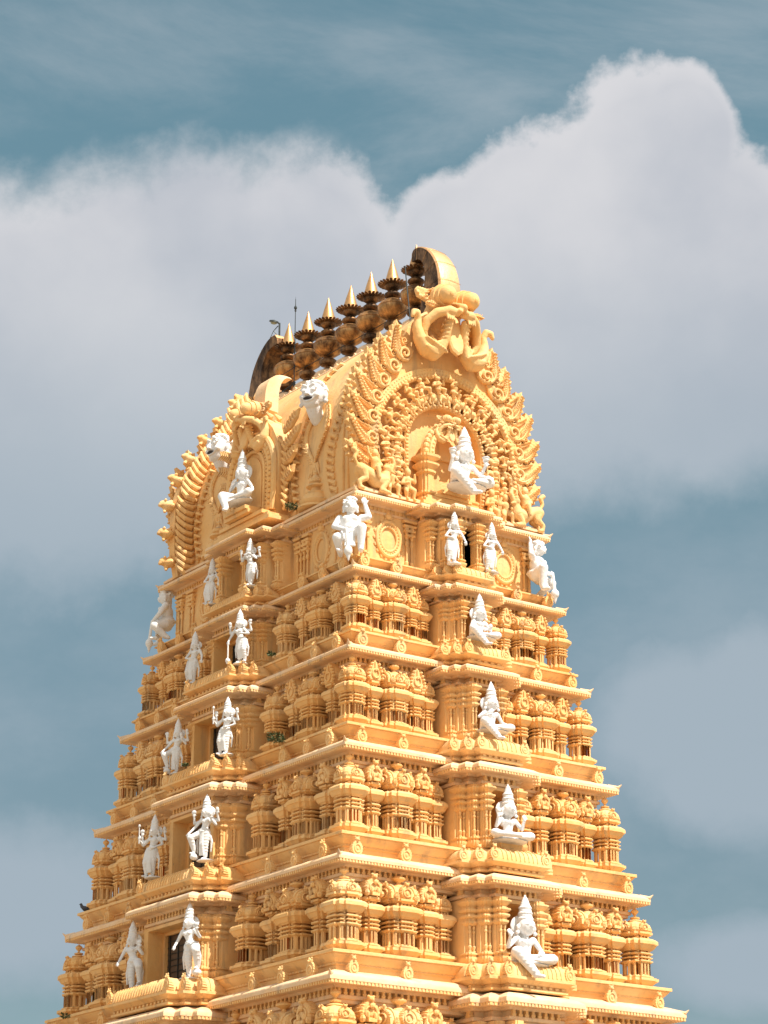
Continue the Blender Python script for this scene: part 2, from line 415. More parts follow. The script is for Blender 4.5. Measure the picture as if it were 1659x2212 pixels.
# ------------------------------------------------------------------ miniature shrines
def cross(hx, hy, cx, cy, p):
    return [(-cx, -hy - p), (cx, -hy - p), (cx, -hy), (hx, -hy), (hx, -cy), (hx + p, -cy), (hx + p, cy), (hx, cy), (hx, hy), (cx, hy), (cx, hy + p), (-cx, hy + p), (-cx, hy), (-hx, hy), (-hx, cy), (-hx - p, cy), (-hx - p, -cy), (-hx, -cy), (-hx, -hy), (-cx, -hy)]
BASEP = [(-.06, 0), (-.06, .06), (.00, .065), (.03, .12), (.045, .12), (.13, .235), (.16, .24), (.16, .335), (.04, .35), (.03, .375), (.06, .38), (.06, .425), (.01, .45), (-.01, .475)]
MIDP = [(-.01, .70), (.01, .71), (.055, .75), (.06, .755), (.06, .795), (.01, .815), (-.06, .82), (-.06, .86), (.04, .875), (.055, .89), (.055, .915), (-.01, .94), (-.06, .945), (-.06, .985), (.045, 1.005), (.06, 1.02), (.06, 1.06), (.0, 1.085), (-.05, 1.09), (-.05, 1.13), (.02, 1.135), (.06, 1.19), (.085, 1.19), (.15, 1.32), (.175, 1.325), (.175, 1.425), (.12, 1.49), (.03, 1.525), (-.09, 1.53), (-.09, 1.60),
        (-.02, 1.605), (.02, 1.65), (.07, 1.66), (.07, 1.725), (.0, 1.735), (-.03, 1.74)]
def zmap(z):      # slimmer base and a taller colonnade
    K_ = [(0, 0), (.47, .41), (.71, .775), (1.13, 1.15), (3, 3)]
    for (a, b), (c, d) in zip(K_[:-1], K_[1:]):
        if z <= c: return b + (d - b) * (z - a) / (c - a)
    return z
BASEP = [(o, zmap(z)) for o, z in BASEP]; MIDP = [(o, zmap(z)) for o, z in MIDP]
def shrine_body(mb, hx, hy, cx, cy, npil):
    P = cross(hx, hy, cx, cy, 0.08)
    mb.sweep(P, BASEP, cap=True); mb.sweep(P, [(-.15, .40), (-.15, .78)]); mb.sweep(P, MIDP, cap=True)
    for k in range(npil):
        x = -hx + .04 + (2 * hx - .08) * k / (npil - 1)
        y = -hy - (0.08 if abs(x) < cx else 0) + .015
        for sy in (-1, 1): mb.box((x, y * sy * -1 if sy < 0 else y, .59), (.058, .062, .39)); 
    ny = max(3, npil - 1)
    for k in range(ny):
        y = -hy + .04 + (2 * hy - .08) * k / (ny - 1)
        x = hx + (0.08 if abs(y) < cy else 0) - .015
        for sx in (-1, 1): mb.box((sx * x, y, .59), (.062, .058, .39))
    # small roll mouldings give the neck its row of dark sockets
    for k in range(npil - 1):
        x = -hx + .09 + (2 * hx - .18) * k / max(1, npil - 2)
        mb.box((x, -hy - .0, 1.565), (.06, .09, .08)); mb.box((x, -hy - .0, .03), (.07, .09, .07))
        for z in (.895, 1.005, 1.135): mb.box((x, -hy + .0, z), (.05, .10, .05))
def finial(mb, x, y, z, s=1.0):
    mb.lathe([(.05, 0), (.14, .03), (.15, .07), (.05, .10), (.03, .15), (.06, .18), (.115, .25), (.12, .29), (.07, .34), (.015, .38), (.01, .43)], 12, T(x, y, z) @ S(s))
def make_corner():
    mb = MB(); shrine_body(mb, .275, .275, .12, .12, 5)
    mb.lathe([(.33, 1.735), (.37, 1.80), (.375, 1.88), (.34, 1.97), (.25, 2.06), (.16, 2.10), (.14, 2.12)], 24, sq=5, rib=0.03, ribn=8)
    mb.lathe([(.16, 2.09), (.21, 2.11), (.20, 2.14), (.10, 2.17), (.05, 2.2)], 16)
    finial(mb, 0, 0, 2.17, 0.95)
    for k in range(4):
        nasi(mb, RZ(k * pi / 2) @ T(0, -.40, 1.73), .34, .34, .12)
        mb.ball((.33 * cos(pi / 4 + k * pi / 2) * 1.25, .33 * sin(pi / 4 + k * pi / 2) * 1.25, 1.80), .07, 6, 4)
    return mb.mesh('corner_shrine', MP)
def make_oblong(var):
    mb = MB(); shrine_body(mb, .325, .27, .14, .12, 6)
    prof = []
    r = .33
    for i in range(11):
        t = pi * i / 10; prof.append((r * 1.0 * cos(t), 1.74 + .42 * sin(t) ** 0.8))
    vs = [(x, p[0], p[1]) for x in (-.46, .46) for p in prof]; n = len(prof)
    mb.add(vs, [(i, i + 1, i + 1 + n, i + n) for i in range(n - 1)] + [tuple(range(n)), tuple(range(2 * n - 1, n - 1, -1)), (0, n, 2 * n - 1, n - 1)])
    for sx in (-1, 1): nasi(mb, T(sx * .47, 0, 1.70) @ RZ(-sx * -pi / 2), .62, .5, .05)
    for x, w in ((0, .34), (-.29, .22), (.29, .22)) if var else ((0, .40), (-.31, .16), (.31, .16)):
        nasi(mb, T(x, -.40, 1.72), w, w * 1.15, .2)
    for x in (-.32, .32):
        mb.tube([(x, r * 1.04 * cos(pi * i / 10), 1.74 + .44 * sin(pi * i / 10) ** 0.8) for i in range(11)], .035, 6)
    mb.lathe([(.2, 2.10), (.17, 2.18), (.06, 2.24), (.05, 2.29), (.08, 2.31), (.19, 2.37), (.20, 2.41), (.12, 2.47), (.03, 2.5)], 14)
    return mb.mesh('oblong_shrine', MP)
def make_narrow(var):
    mb = MB(); shrine_body(mb, .19, .25, .085, .11, 4)
    M = T(0, -.40, 1.74)
    if var:   # tall pointed leaf gable
        o = [(.26, 0), (.30, .14), (.30, .28), (.24, .44), (.15, .58), (.05, .70), (0, .76), (-.05, .70), (-.15, .58), (-.24, .44), (-.30, .28), (-.30, .14), (-.26, 0)]
        mb.plate([(x * .9, z) for x, z in o], .6, M, .1)
        for k in range(5):
            for sx in (-1, 1):
                z = .1 + k * .12; x = sx * (.29 - max(0, z - .25) * .42); mb.ball((x, -.0, z), (.06, .09, .06), 6, 4, M)
        mb.tube([(.14 * cos(2 * pi * i / 12), -.03, .25 + .16 * sin(2 * pi * i / 12)) for i in range(13)], .03, 6, M)
        mb.box((0, -.02, .5), (.07, .06, .3), M)
    else:
        nasi(mb, M, .56, .62, .56)
        mb.ball((0, -.05, .42), (.07, .07, .08), 7, 5, M); mb.ball((-.10, -.03, .2), (.05, .05, .09), 6, 4, M); mb.ball((.10, -.03, .2), (.05, .05, .09), 6, 4, M)
        for sx in (-1, 1): mb.ball((sx * .23, .02, .1), (.07, .1, .1), 6, 4, M)
        mb.box((0, -.05, .07), (.24, .06, .08), M)
    # the same gable seen on the rear half
    nasi(mb, RZ(pi) @ M, .5, .5, .1)
    for sx in (-1, 1): nasi(mb, T(sx * .30, 0, 1.72) @ RZ(sx * pi / 2), .3, .3, .1)
    return mb.mesh('narrow_shrine', MP)
SHR = {'corner': make_corner(), 'oblong0': make_oblong(0), 'oblong1': make_oblong(1), 'narrow0': make_narrow(0), 'narrow1': make_narrow(1)}

# ------------------------------------------------------------------ bay pillar with twin colonnettes and stacked capital (unit height 2.15)
def make_pillar():
    mb = MB()
    P = cross(.15, .17, .07, .08, .03)
    mb.sweep(P, [(0, 0), (0, .05), (.03, .06), (.08, .16), (.085, .18), (.085, .24), (.02, .26), (.02, .31), (.06, .33), (.06, .38), (-.02, .41), (-.03, .42)], cap=True)
    mb.box((0, .05, .86), (.24, .24, .92))
    for sx in (-1, 1):
        mb.lathe([(.06, .40), (.06, .46), (.035, .47), (.06, .55), (.065, .60), (.035, .64), (.04, .68), (.036, 1.02), (.055, 1.05), (.055, 1.10), (.03, 1.12), (.05, 1.18), (.055, 1.24), (.03, 1.28)], 8, T(sx * .085, -.12, 0))
    mb.sweep(P, [(-.03, 1.26), (0, 1.29), (.04, 1.34), (.04, 1.40), (.0, 1.42), (.0, 1.48), (.06, 1.52), (.075, 1.56), (.06, 1.60), (0, 1.61), (0, 1.66), (.05, 1.68), (.09, 1.73), (.09, 1.78), (.02, 1.80), (.0, 1.86), (.05, 1.92), (.11, 2.0), (.11, 2.05), (.02, 2.06), (.02, 2.15)], cap=True)
    return mb.mesh('bay_pillar', MP)
PIL = make_pillar()
def make_slim():
    mb = MB()
    for sx in (-1, 1):
        mb.lathe([(.07, 0), (.07, .1), (.04, .12), (.07, .25), (.07, .30), (.035, .34), (.035, .8), (.06, .85), (.06, .95), (.03, 1.0), (.07, 1.1), (.05, 1.2), (.09, 1.35), (.09, 1.45)], 8, T(sx * .1, 0, 0))
    for z, w in ((.02, .44), (1.15, .36), (1.30, .42), (1.45, .5), (1.60, .56)): mb.box((0, 0.02, z), (w, .26, .07), None, .85)
    return mb
# crown gablet standing on the cornices
def make_shield():
    mb = MB(); o = horse(.42, .56, 9, .05, 30, .15); n = len(o); vs = [(x, 0, z) for x, z in o] + [(x, .07, z) for x, z in o] + [(x * .8, .10 + .26 * (1 - z / .56), z * .96) for x, z in o]
    mb.add(vs, [tuple(range(n)), tuple(range(3 * n - 1, 2 * n - 1, -1))] + [(j * n + i, j * n + (i + 1) % n, (j + 1) * n + (i + 1) % n, (j + 1) * n + i) for j in (0, 1) for i in range(n)])
    mb.tube([(.12 * cos(2 * pi * i / 12), -.01, .24 + .13 * sin(2 * pi * i / 12)) for i in range(13)], .022, 6); mb.ball((0, 0, .24), (.05, .03, .06), 7, 5)
    mb.ball((0, .03, .53), (.085, .08, .08), 8, 6); mb.ball((0, -.05, .50), (.045, .05, .04), 7, 5)
    for sx in (-1, 1): mb.ball((sx * .07, .03, .60), .035, 6, 4)
    return mb.mesh('cornice_gablet', MP)
SHD = make_shield()

# ------------------------------------------------------------------ one storey between an upper lip U and a lower lip D
order = 'ABCDEFG'
STORE = {}
def bays(k):
    w, l, z = LV[k]
    qs = w / 11.94; ql = l / 15.42
    p = [.50 * qs + .02, .86 * qs + .04, 1.20 * qs + .04]
    if k == 'A': return dict(short=([1.7, 1.35, .8], [.45, .8, 1.05]), long=([2.35, 1.85, 1.3], [.35, .7, 1.0]))
    return dict(short=([1.95 * qs, 1.64 * qs, 1.32 * qs], p), long=([2.35 * ql, 2.12 * ql, 1.82 * ql], p))
FACES = [('short', 1), ('long', 0), ('back', 1), ('side', 0)]
def place_row(storey, face, base_half, row_out, cen, sx, sy, sz, z, mats):
    pass
names = {'B': 'below the corner figures', 'C': 'third', 'D': 'fourth', 'E': 'fifth', 'F': 'lowest in view', 'A': 'top'}
for ui, U in enumerate('ABCDEF'):
    Dn = order[ui + 1]
    wU, lU, zU = LV[U]; wD, lD, zD = LV[Dn]; h = zU - zD; s = h / 3.61; sc_w = wU / 10.71
    zU += ZG; zD += ZG
    core = MB(); inset = .95 * sc_w if U != 'A' else .50
    ztop, zbot = zU - .25 * s, zD + .2
    core.sweep(rect(wU / 2 - inset, lU / 2 - inset), [(0, zbot), (0, ztop)], cap=True)
    # platform between the lower cornice and the shrine row
    zs = zD + .79 * s if U != 'A' else zD + .46
    plat = MB(); hp = zs - (zD + .18 * s)
    pz = zD + .18 * s
    prof = [(-.62, -.05), (-.60, hp * .34), (-.56, hp * .35), (-.56, hp * .45), (-.52, hp * .50), (-.42, hp * .66), (-.35, hp * .80), (-.35, hp * .85), (-.29, hp * .85), (-.29, hp * .985), (-.30, hp), (-1.3, hp + .004)]
    plat.sweep(rect(wD / 2, lD / 2), prof, z0=pz)
    for sgn_path in [rect(wD / 2, lD / 2)]:
        def pt(q, d, nrm, w_): plat.box((0, 0, hp * .40), (w_ * .5, .02, hp * .07), T(q.x, q.y, pz) @ RZ(math.atan2(d.y, d.x)))
        along(sgn_path, True, .16, -.555, pt)
    corn = MB(); cornice(corn, rect(wU / 2, lU / 2), zU, True, s if U != 'A' else .85); tt = MB(); teeth(tt, rect(wU / 2, lU / 2), zU, True, s if U != 'A' else .85)
    storey = ob('storey', core, MP, tower, smooth=0)
    STORE[U] = storey
    ob('platform', plat, MP, storey)
    # weathered cornice: paler plaster than the wall, its sunlit top put into the colour
    bU, bD = bays(U), bays(Dn)
    zbU = zU - .30 * s if U != 'A' else zU - .10
    for fname, isshort in FACES:
        F = FR[fname]; half = (lU if isshort else wU) / 2; halfD = (lD if isshort else wD) / 2; run = (wU if isshort else lU) / 2
        b, p = bU['short' if isshort else 'long']
        vis = fname in ('short', 'long')
        path = bay_steps(b, p, half, half - .9)
        P2 = [tuple((F @ Vector((x, y, 0)))[:2]) for x, y in path]
        cornice(corn, P2, zbU, False, s if U != 'A' else .8)
        if vis: teeth(tt, P2, zbU, False, s if U != 'A' else .8)
        # bay walls under it
        i2 = .46
        w = [x - i2 for x in b]; f = [half + x - i2 for x in p]
        ni = (.50 * sc_w if isshort else 1.16 * lU / 15.42) if U != 'A' else (.42 if isshort else .62)
        zt = zbU - .55 * s; bayw = MB(); bayw.M = F
        deep = half - inset - .2
        def wallbox(x0, x1, y): bayw.box(((x0 + x1) / 2, -(y + deep) / 2, (zbot + zt) / 2), (abs(x1 - x0), y - deep, zt - zbot))
        for sg in (-1, 1):
            wallbox(sg * w[0], sg * (w[1] + .0), f[0]); wallbox(sg * w[1], sg * w[2], f[1]); wallbox(sg * w[2], sg * ni, f[2])
        bayw.box((0, -(f[2] + deep) / 2, zt - .05 * s), (2 * ni, f[2] - deep - .004, .10 * s))
        bayw.box((0, -(f[2] - .1 + deep) / 2, (zbot + zs + .12) / 2), (2 * ni, f[2] - deep - .1, zs + .12 - zbot))
        bayw.box((0, -deep + .3, (zbot + zt) / 2), (2 * w[0], .5, zt - zbot))
        # moulded plinth of the bay
        plp = [tuple((F @ Vector((x, y, 0)))[:2]) for x, y in bay_steps(w, [q - half + .0 for q in f], half, deep)]
        ob('bay_wall', bayw, MP, storey, smooth=0)
        if U != 'A': 
            bp_ = MB(); bp_.sweep(plp, [(-.01, 0), (.16, 0), (.16, .12), (.10, .16), (.12, .2), (.12, .25), (-.01, .27)], False, zs - .27); ob('bay_plinth', bp_, MP, storey)
        if not vis: continue
        # doorway (dark panel standing in for the shaded opening) or plain niche back
        dr = MB(); dr.M = F
        zb2, zt2 = zs + .12, zt - .10 * s
        yb = -(deep + .28) if (isshort and U != 'A') else -(f[2] - .72)
        dr.box((0, yb, (zb2 + zt2) / 2), (2 * ni - .02, .04, zt2 - zb2))
        door = ob('doorway' if not isshort or U == 'A' else 'niche', dr, MDK if (not isshort or U == 'A') else MP, storey, smooth=0)
        if not isshort or U == 'A':
            bars = MB(); bars.M = F; nb = 5
            for k in range(nb): bars.box((-ni + 2 * ni * (k + .5) / nb, yb - .05, (zb2 + zt2) / 2), (.03, .03, zt2 - zb2))
            for k in range(9): bars.box((0, yb - .04, zb2 + (zt2 - zb2) * (k + .5) / 9), (2 * ni, .025, .02))
            ob('grille', bars, MIR, storey, smooth=0)
            fr = MB(); fr.M = F
            fy = -(f[2] - .62)
            for sg in (-1, 1): fr.box((sg * (ni - .05), fy, (zb2 + zt2) / 2), (.11, .12, zt2 - zb2))
            fr.box((0, fy, zt2 - .05), (2 * ni - .22, .118, .1))
            ob('door_frame', fr, MP, storey, smooth=0)
        # pillars at every step of the bay
        H = (zt + .02 - zs) / 2.15
        for sg in (-1, 1):
            xs = [(w[0] - .17, f[0]), (w[1] - .17, f[1]), ((w[2] + ni) / 2, f[2])]
            for (x, y) in (xs if isshort or U == 'A' else xs[:2]):
                link('bay_pillar', PIL, storey, F @ T(sg * x, -(y + .02), zs) @ S(min(1.15, .95 * sc_w + .1) * (.78 if isshort and U != 'A' else .9), 1.0, H))
                if sg < 0 or fname == 'long':   # flank pillars that show on the sides of the steps
                    pass
        # miniature shrines
        if U != 'A':
            sz = (zU - .55 * s - zs) / 2.17 * 1.0; q = sc_w
            sz = s * 1.0
            var = 1 if U in 'BC' else 0
            halfrow = wU / 2 if isshort else lU / 2
            row = half + .02 * q - .345 * q      # centre line of the row
            if isshort: seq = [('corner', .36), ('narrow', 1.22), ('oblong', 2.12), ('narrow', 3.01), ('corner', 3.62)]
            else:
                g_ = (lU / 2 - bU['long'][0][0] * .93) / q
                tot = g_ - .36
                seq = [('corner', .36), ('narrow', .36 + tot * .195), ('oblong', .36 + tot * .415), ('narrow', .36 + tot * .64), ('corner', .36 + tot * .86)]
            for sg in (-1, 1):
                for j, (kd, off) in enumerate(seq):
                    if j == 0 and not isshort and sg == 1: continue       # the shared near corner is built once (long face frame: +x is the near end)
                    x = sg * (halfrow - off * q + .0)
                    key = {'corner': 'corner', 'narrow': 'narrow%d' % var, 'oblong': 'oblong%d' % var}[kd]
                    yy = -(row + (.02 if kd != 'narrow' else -.20 * q)) if not (j == 4 and isshort) else -(row - .34 * q)
                    xs_ = q * (1.0 if kd != 'narrow' else .98) * (.82 if (j == 4 and isshort) else 1)
                    if not isshort: xs_ *= 1.12 if kd != 'corner' else 1.0
                    jit = random.uniform(-.012, .012)
                    link(kd + '_shrine', SHR[key], storey, F @ T(x + jit, yy, zs - .01) @ RZ(random.uniform(-.012, .012)) @ S(xs_, q, sz))
        # crest on the lower bay: neck, slab and ribbed barrel roof with gablets
        if True:
            bb, pp = bD['short' if isshort else 'long']; sD = (zD - (ZG + LV[order[min(ui + 2, 6)]][2])) / 3.61 if ui < 5 else 1.1
            zb = zD - .30 * sD
            pth = [tuple((F @ Vector((x, y, 0)))[:2]) for x, y in bay_steps(bb, pp, halfD, halfD - .7)]
            k = sD
            crest = MB()
            arc = [(-.58 + .29 * cos(t), (.57 + .36 * sin(t))) for t in [radians(a) for a in range(-10, 181, 19)]]
            crest.sweep(pth, [(-.52, .24 * k), (-.40, .24 * k), (-.36, .26 * k), (-.36, .32 * k), (-.44, .33 * k), (-.44, .40 * k), (-.38, .41 * k), (-.26, .49 * k), (-.20, .51 * k), (-.20, .58 * k), (-.28, .60 * k)] + [(o_, .05 + z_ * k) for o_, z_ in arc] + [(-.95, .5 * k)], False, zb)
            def nk(q_, d, nrm, w_): crest.box((0, 0, .365 * k), (w_ * .5, .06, .07 * k), T(q_.x, q_.y, zb) @ RZ(math.atan2(d.y, d.x)))
            along(pth, False, .22, -.41, nk)
            def rb(q_, d, nrm, w_): crest.tube([Vector((q_.x, q_.y, zb)) + Vector((nrm.x, nrm.y, 0)) * (.30 * cos(t)) + Vector((0, 0, .05 + (.57 + .37 * sin(t)) * k)) for t in [radians(a) for a in range(0, 181, 20)]], .022, 5)
            along(pth, False, .16, -.58, rb)
            cr = ob('bay_crest', crest, MP, storey)
            # gablets on crest steps
            for sg in (-1, 1):
                for jx, (bx, py) in enumerate(zip(bb, pp)):
                    xx = sg * (bx - .34); 
                    link('cornice_gablet', SHD, storey, F @ T(xx, -(halfD + py - .27), zb + .55 * k) @ S(.8, .7, .8 * k))
            if not isshort:
                pass
        # shields standing on the main cornice of the lower lip
        nsh = ([.36, .80] if isshort else [.30, .55, .80])
        bmain = bD['short' if isshort else 'long'][0][0]; runD = (wD if isshort else lD) / 2
        for sg in (-1, 1):
            for t_ in nsh:
                x = sg * (bmain + (runD - bmain) * t_); 
                link('cornice_gablet', SHD, storey, F @ T(x + random.uniform(-.05, .05), -(halfD - .16), zD + .05) @ RZ(random.uniform(-.06, .06)) @ S(random.uniform(.8, .92), .9, random.uniform(.84, .98)))
    co = ob('cornice', corn, MK, storey); ob('bracket_frieze', tt, MP, co, smooth=0) if False else ob('bracket_frieze', tt, MP, storey, smooth=0)
    # upturned corner tips
    for sx in (-1, 1):
        for sy in (-1, 1):
            tip = MB(); tip.tube([(sx * (wU / 2 - .25), sy * (lU / 2 - .25), zU + .05), (sx * (wU / 2 - .02), sy * (lU / 2 - .02), zU + .02), (sx * (wU / 2 + .06), sy * (lU / 2 + .06), zU + .12)], [.10, .06, .01], 6)
            ob('corner_tip', tip, MK, storey)

# lower body down to the ground
wG, lG, zG_ = LV['G']; zG_ += ZG
lb = MB(); cornice(lb, rect(wG / 2, lG / 2), zG_, True, 1.1)
lb.sweep(rect(wG / 2 - .9, lG / 2 - .9), [(0, zG_ - 4.1), (0, zG_ - .3)], cap=True)
lb.sweep(rect(wG / 2 + .3, lG / 2 + .3), [(o, h) for o, h in KAP], z0=zG_ - 4.0)
lb.sweep(rect(wG / 2 - .1, lG / 2 - .1), [(0, 0.6), (0, zG_ - 4.1)], cap=True)
lb.sweep(rect(wG / 2 + .4, lG / 2 + .4), [(0, 0), (0, .5), (-.1, .6), (-.5, .65)], cap=True)
ob('ground_storey', lb, MP, tower)

# ------------------------------------------------------------------ top storey: medallions, pilasters
A = STORE['A']; zA = LV['A'][2] + ZG; zB = ZG
def oval(M, ww, hh):
    mb = MB(); n = 28
    e = lambda r, k: [(r * ww * cos(2 * pi * i / n), k, r * hh * sin(2 * pi * i / n)) for i in range(n + 1)]
    mb.tube(e(1.0, -.03), .07, 8, M); mb.tube(e(.72, -.03), .045, 8, M)
    for i in range(n): mb.ball((.86 * ww * cos(2 * pi * i / n), -.03, .86 * hh * sin(2 * pi * i / n)), .05, 6, 4, M); 
    for i in range(18):
        t = 2 * pi * i / 18; mb.ball((1.17 * ww * cos(t), -.01, 1.17 * hh * sin(t)), (.07, .04, .07), 6, 4, M)
    mb.ball((0, -.04, 1.3 * hh), (.16, .1, .12), 8, 5, M); mb.ball((0, -.04, 1.5 * hh), (.08, .06, .08), 8, 5, M)
    return mb
wallx, wally = LV['A'][0] / 2 - .50, LV['A'][1] / 2 - .50
for x in (-2.35, 2.35): ob('medallion', oval(T(x, -wally, zB + 1.42), .46, .58), MP, A)
for y in (-3.6, 3.6): ob('medallion', oval(T(-wallx, y, zB + 1.42) @ RZ(-pi / 2), .40, .58), MP, A)
sl = make_slim().mesh('slim_pilaster', MP)
for x in (-3.28, -1.55, 1.55, 3.28): link('slim_pilaster', sl, A, T(x, -wally - .06, zB + .45) @ S(1, 1, 1.05))
for y in (-5.3, -4.55, -2.75, -2.35, 2.35, 2.75, 4.55, 5.3): link('slim_pilaster', sl, A, T(-wallx - .06, y, zB + .45) @ RZ(-pi / 2) @ S(1, 1, 1.05))

# ------------------------------------------------------------------ vault
def vx(z):   # half width of the barrel at height z above the second cornice
    if z < 5.0: return 3.42
    t = min(1.0, (z - 5.0) / 5.0)
    return 3.42 * max(0.0, 1 - t ** 1.75) ** 0.66
VP = [(vx(z), z) for z in [2.7, 3.5, 4.3, 5.0, 5.5, 6.0, 6.5, 7.0, 7.5, 8.0, 8.4, 8.8, 9.15, 9.4, 9.6, 9.75, 9.87, 9.95, 10.0]]
OUT = [(x, z) for x, z in VP] + [(-x, z) for x, z in reversed(VP)]
vm = MB(); n = len(OUT); YV = 5.05
vm.add([(x, y, z + ZG) for y in (-YV, YV) for x, z in OUT], [(i, (i + 1) % n, (i + 1) % n + n, i + n) for i in range(n)] + [tuple(range(n)), tuple(range(2 * n - 1, n - 1, -1))])
vault = ob('vaulted_roof', vm, MP, tower)
# base platform of the vault
vb = MB(); vb.sweep(rect(3.95, 6.15), [(-.5, .0), (-.1, .02), (-.1, .10), (-.2, .12), (-.2, .18), (-.9, .2)], z0=zA + .12)
vb.M = T(0, 0, 0)
ob('vault_plinth', vb, MK, vault)
def vault_rib(y, r, fat=1.0, mat=MP, teethn=True):
    mb = MB()
    side = [(x + .02, z) for x, z in VP]
    full = side + [(-x, z) for x, z in reversed(side)]
    mb.tube([(x, y, z + ZG) for x, z in full], r, 6)
    if teethn:
        for i in range(len(full) - 1):
            a, b = full[i], full[i + 1]; L = math.dist(a, b); k = max(1, int(L / .17))
            for j in range(k):
                t = (j + .5) / k; mb.ball((a[0] + (b[0] - a[0]) * t, y, a[1] + (b[1] - a[1]) * t + ZG), (r * 1.2, r * 1.1, r * 1.2), 6, 4)
    return mb
for y in (-5.0, -4.72, 4.72, 5.0): ob('vault_band', vault_rib(y, .05), MP, vault)
# wavy leaf bands climbing the vault beside the mask medallions
def leafband(y0, sgn):
    mb = MB()
    for i in range(22):
        t = i / 21; z = 3.3 + 5.6 * t; yy = y0 + .22 * sin(t * 9)
        mb.tube([(-vx(z) - .02, yy, z + ZG), (-vx(z + .15) - .14, yy + sgn * .16, z + .10 + ZG), (-vx(z + .2) - .03, yy + sgn * .34, z + .02 + ZG)], [.09, .08, .02], 6)
        mb.ball((-vx(z) - .03, yy, z + ZG), (.07, .08, .13), 6, 4)
    return mb
for y0, sg in ((-4.35, 1), (-1.95, -1), (1.95, 1), (4.35, -1)): ob('leaf_band', leafband(y0, sg), MC, vault)
for sgn in (-1, 1):   # garlands, relief pots and relief figures
    yc = 3.05 * sgn
    mb = MB()
    for s2 in (-1, 1):
        pts = []
        for i in range(13):
            t = i / 12; z = 6.7 - 2.2 * t; pts.append((-vx(z) - .05, yc + s2 * (.28 + .35 * sin(t * 4.2)), z + ZG))
        mb.tube(pts, [.09] * 6 + [.08, .07, .07, .06, .06, .05, .04], 8)
        for i, p_ in enumerate(pts[:-1]):
            for k in range(2): mb.tube([p_, (p_[0] - .1, p_[1] + s2 * .17, p_[2] - .05 + k * .14)], [.06, .01], 5)
    for k in range(5): mb.tube([(-3.45, yc + (k - 2) * .07, 4.6 + ZG), (-3.5, yc + (k - 2) * .16, 4.15 + ZG)], [.07, .015], 6)
    ob('garland', mb, MC, vault)
    mb = MB(); PT = T(-3.45, yc - .1, ZG)
    mb.lathe([(.62, 2.95), (.62, 3.02), (.5, 3.05), (.55, 3.12), (.58, 3.2), (.45, 3.28), (.42, 3.42), (.36, 3.45), (.38, 3.52), (.2, 3.56), (.17, 3.7), (.34, 3.74), (.34, 3.80), (.14, 3.84), (.24, 3.92), (.26, 4.0), (.13, 4.1), (.06, 4.2), (.10, 4.26), (.02, 4.42)], 16, PT)
    ob('relief_pot', mb, MP, vault)

# gable plate outline
def gable_outline(add):
    P = [(3.35 + add * .8, 2.75), (3.38 + add, 3.6), (3.40 + add, 4.5), (3.38 + add, 5.4), (3.2 + add, 6.1), (2.85 + add * .95, 6.8 + add * .1), (2.4 + add * .9, 7.45 + add * .2), (1.95 + add * .8, 8.05 + add * .3), (1.6 + add * .7, 8.6 + add * .3), (1.45 + add * .5, 9.2 + add * .3), (.9 + add * .5, 9.75 + add * .3), (0, 10.0 + add * .3)]
    return P + [(-x, z) for x, z in reversed(P[:-1])]
def ring_path(r, zc=4.75, base=3.0, k=1.0):
    """horseshoe from right foot over the crown to the left foot, equal steps"""
    pts = [(r * .96, base), (r, base + .8), (r, zc)]
    pts = []
    m = 8
    for i in range(m): pts.append((r * (.95 + .05 * min(1, i / 4)), base + (zc - base) * i / m))
    for i in range(33):
        t = pi * i / 32; pts.append((r * cos(t), zc + r * k * sin(t)))
    for i in range(m - 1, -1, -1): pts.append((-r * (.95 + .05 * min(1, i / 4)), base + (zc - base) * i / m))
    return pts
def resample(P, step):
    d = [0]
    for a, b in zip(P[:-1], P[1:]): d.append(d[-1] + math.dist(a, b))
    n = max(2, round(d[-1] / step)); outp = []
    for k in range(n):
        t = d[-1] * (k + .5) / n
        i = max(j for j in range(len(d)) if d[j] <= t); i = min(i, len(P) - 2)
        f = (t - d[i]) / (d[i + 1] - d[i]); x = P[i][0] + (P[i + 1][0] - P[i][0]) * f; z = P[i][1] + (P[i + 1][1] - P[i][1]) * f
        tx, tz = P[i + 1][0] - P[i][0], P[i + 1][1] - P[i][1]; L = math.hypot(tx, tz)
        outp.append((x, z, -tz / L * -1, tx / L * -1))     # outward normal
    return outp
# figurines ---------------------------------------------------------------
def small_dancer(seed):
    rnd = random.Random(seed); m = MB(); sw = rnd.choice((-1, 1))
    m.chain([((0, 0, .36), .10), ((.02 * sw, -.03, .52), .11), ((0, -.02, .62), .05)])
    m.ball((.02 * sw, -.04, .72), (.095, .1, .105)); m.ball((.02 * sw, -.01, .79), (.08, .08, .06))
    a = rnd.uniform(.1, .25)
    m.chain([((.07, 0, .34), .085), ((.17, -.12, .22 + a * .3), .07), ((.12 + a * .3, -.08, .04), .045), ((.14 + a * .3, -.16, .01), .04)])
    m.chain([((-.07, 0, .34), .085), ((-.15, -.13, .2), .07), ((-.09, -.06, .03), .045), ((-.11, -.15, .01), .04)])
    for sx in (-1, 1):
        k = rnd.choice((0, 1, 2))
        el = [(sx * .25, -.05, .5), (sx * .24, -.02, .42), (sx * .23, -.1, .46)][k]; hd = [(sx * .2, -.08, .68), (sx * .08, -.18, .42), (sx * .30, -.12, .62)][k]
        m.chain([((sx * .12, 0, .57), .055), (el, .045), (hd, .038)], seg=8)
    return remesh(m, 'carved_dancer', MP, .022, 1)
DAN = [small_dancer(i) for i in range(4)]
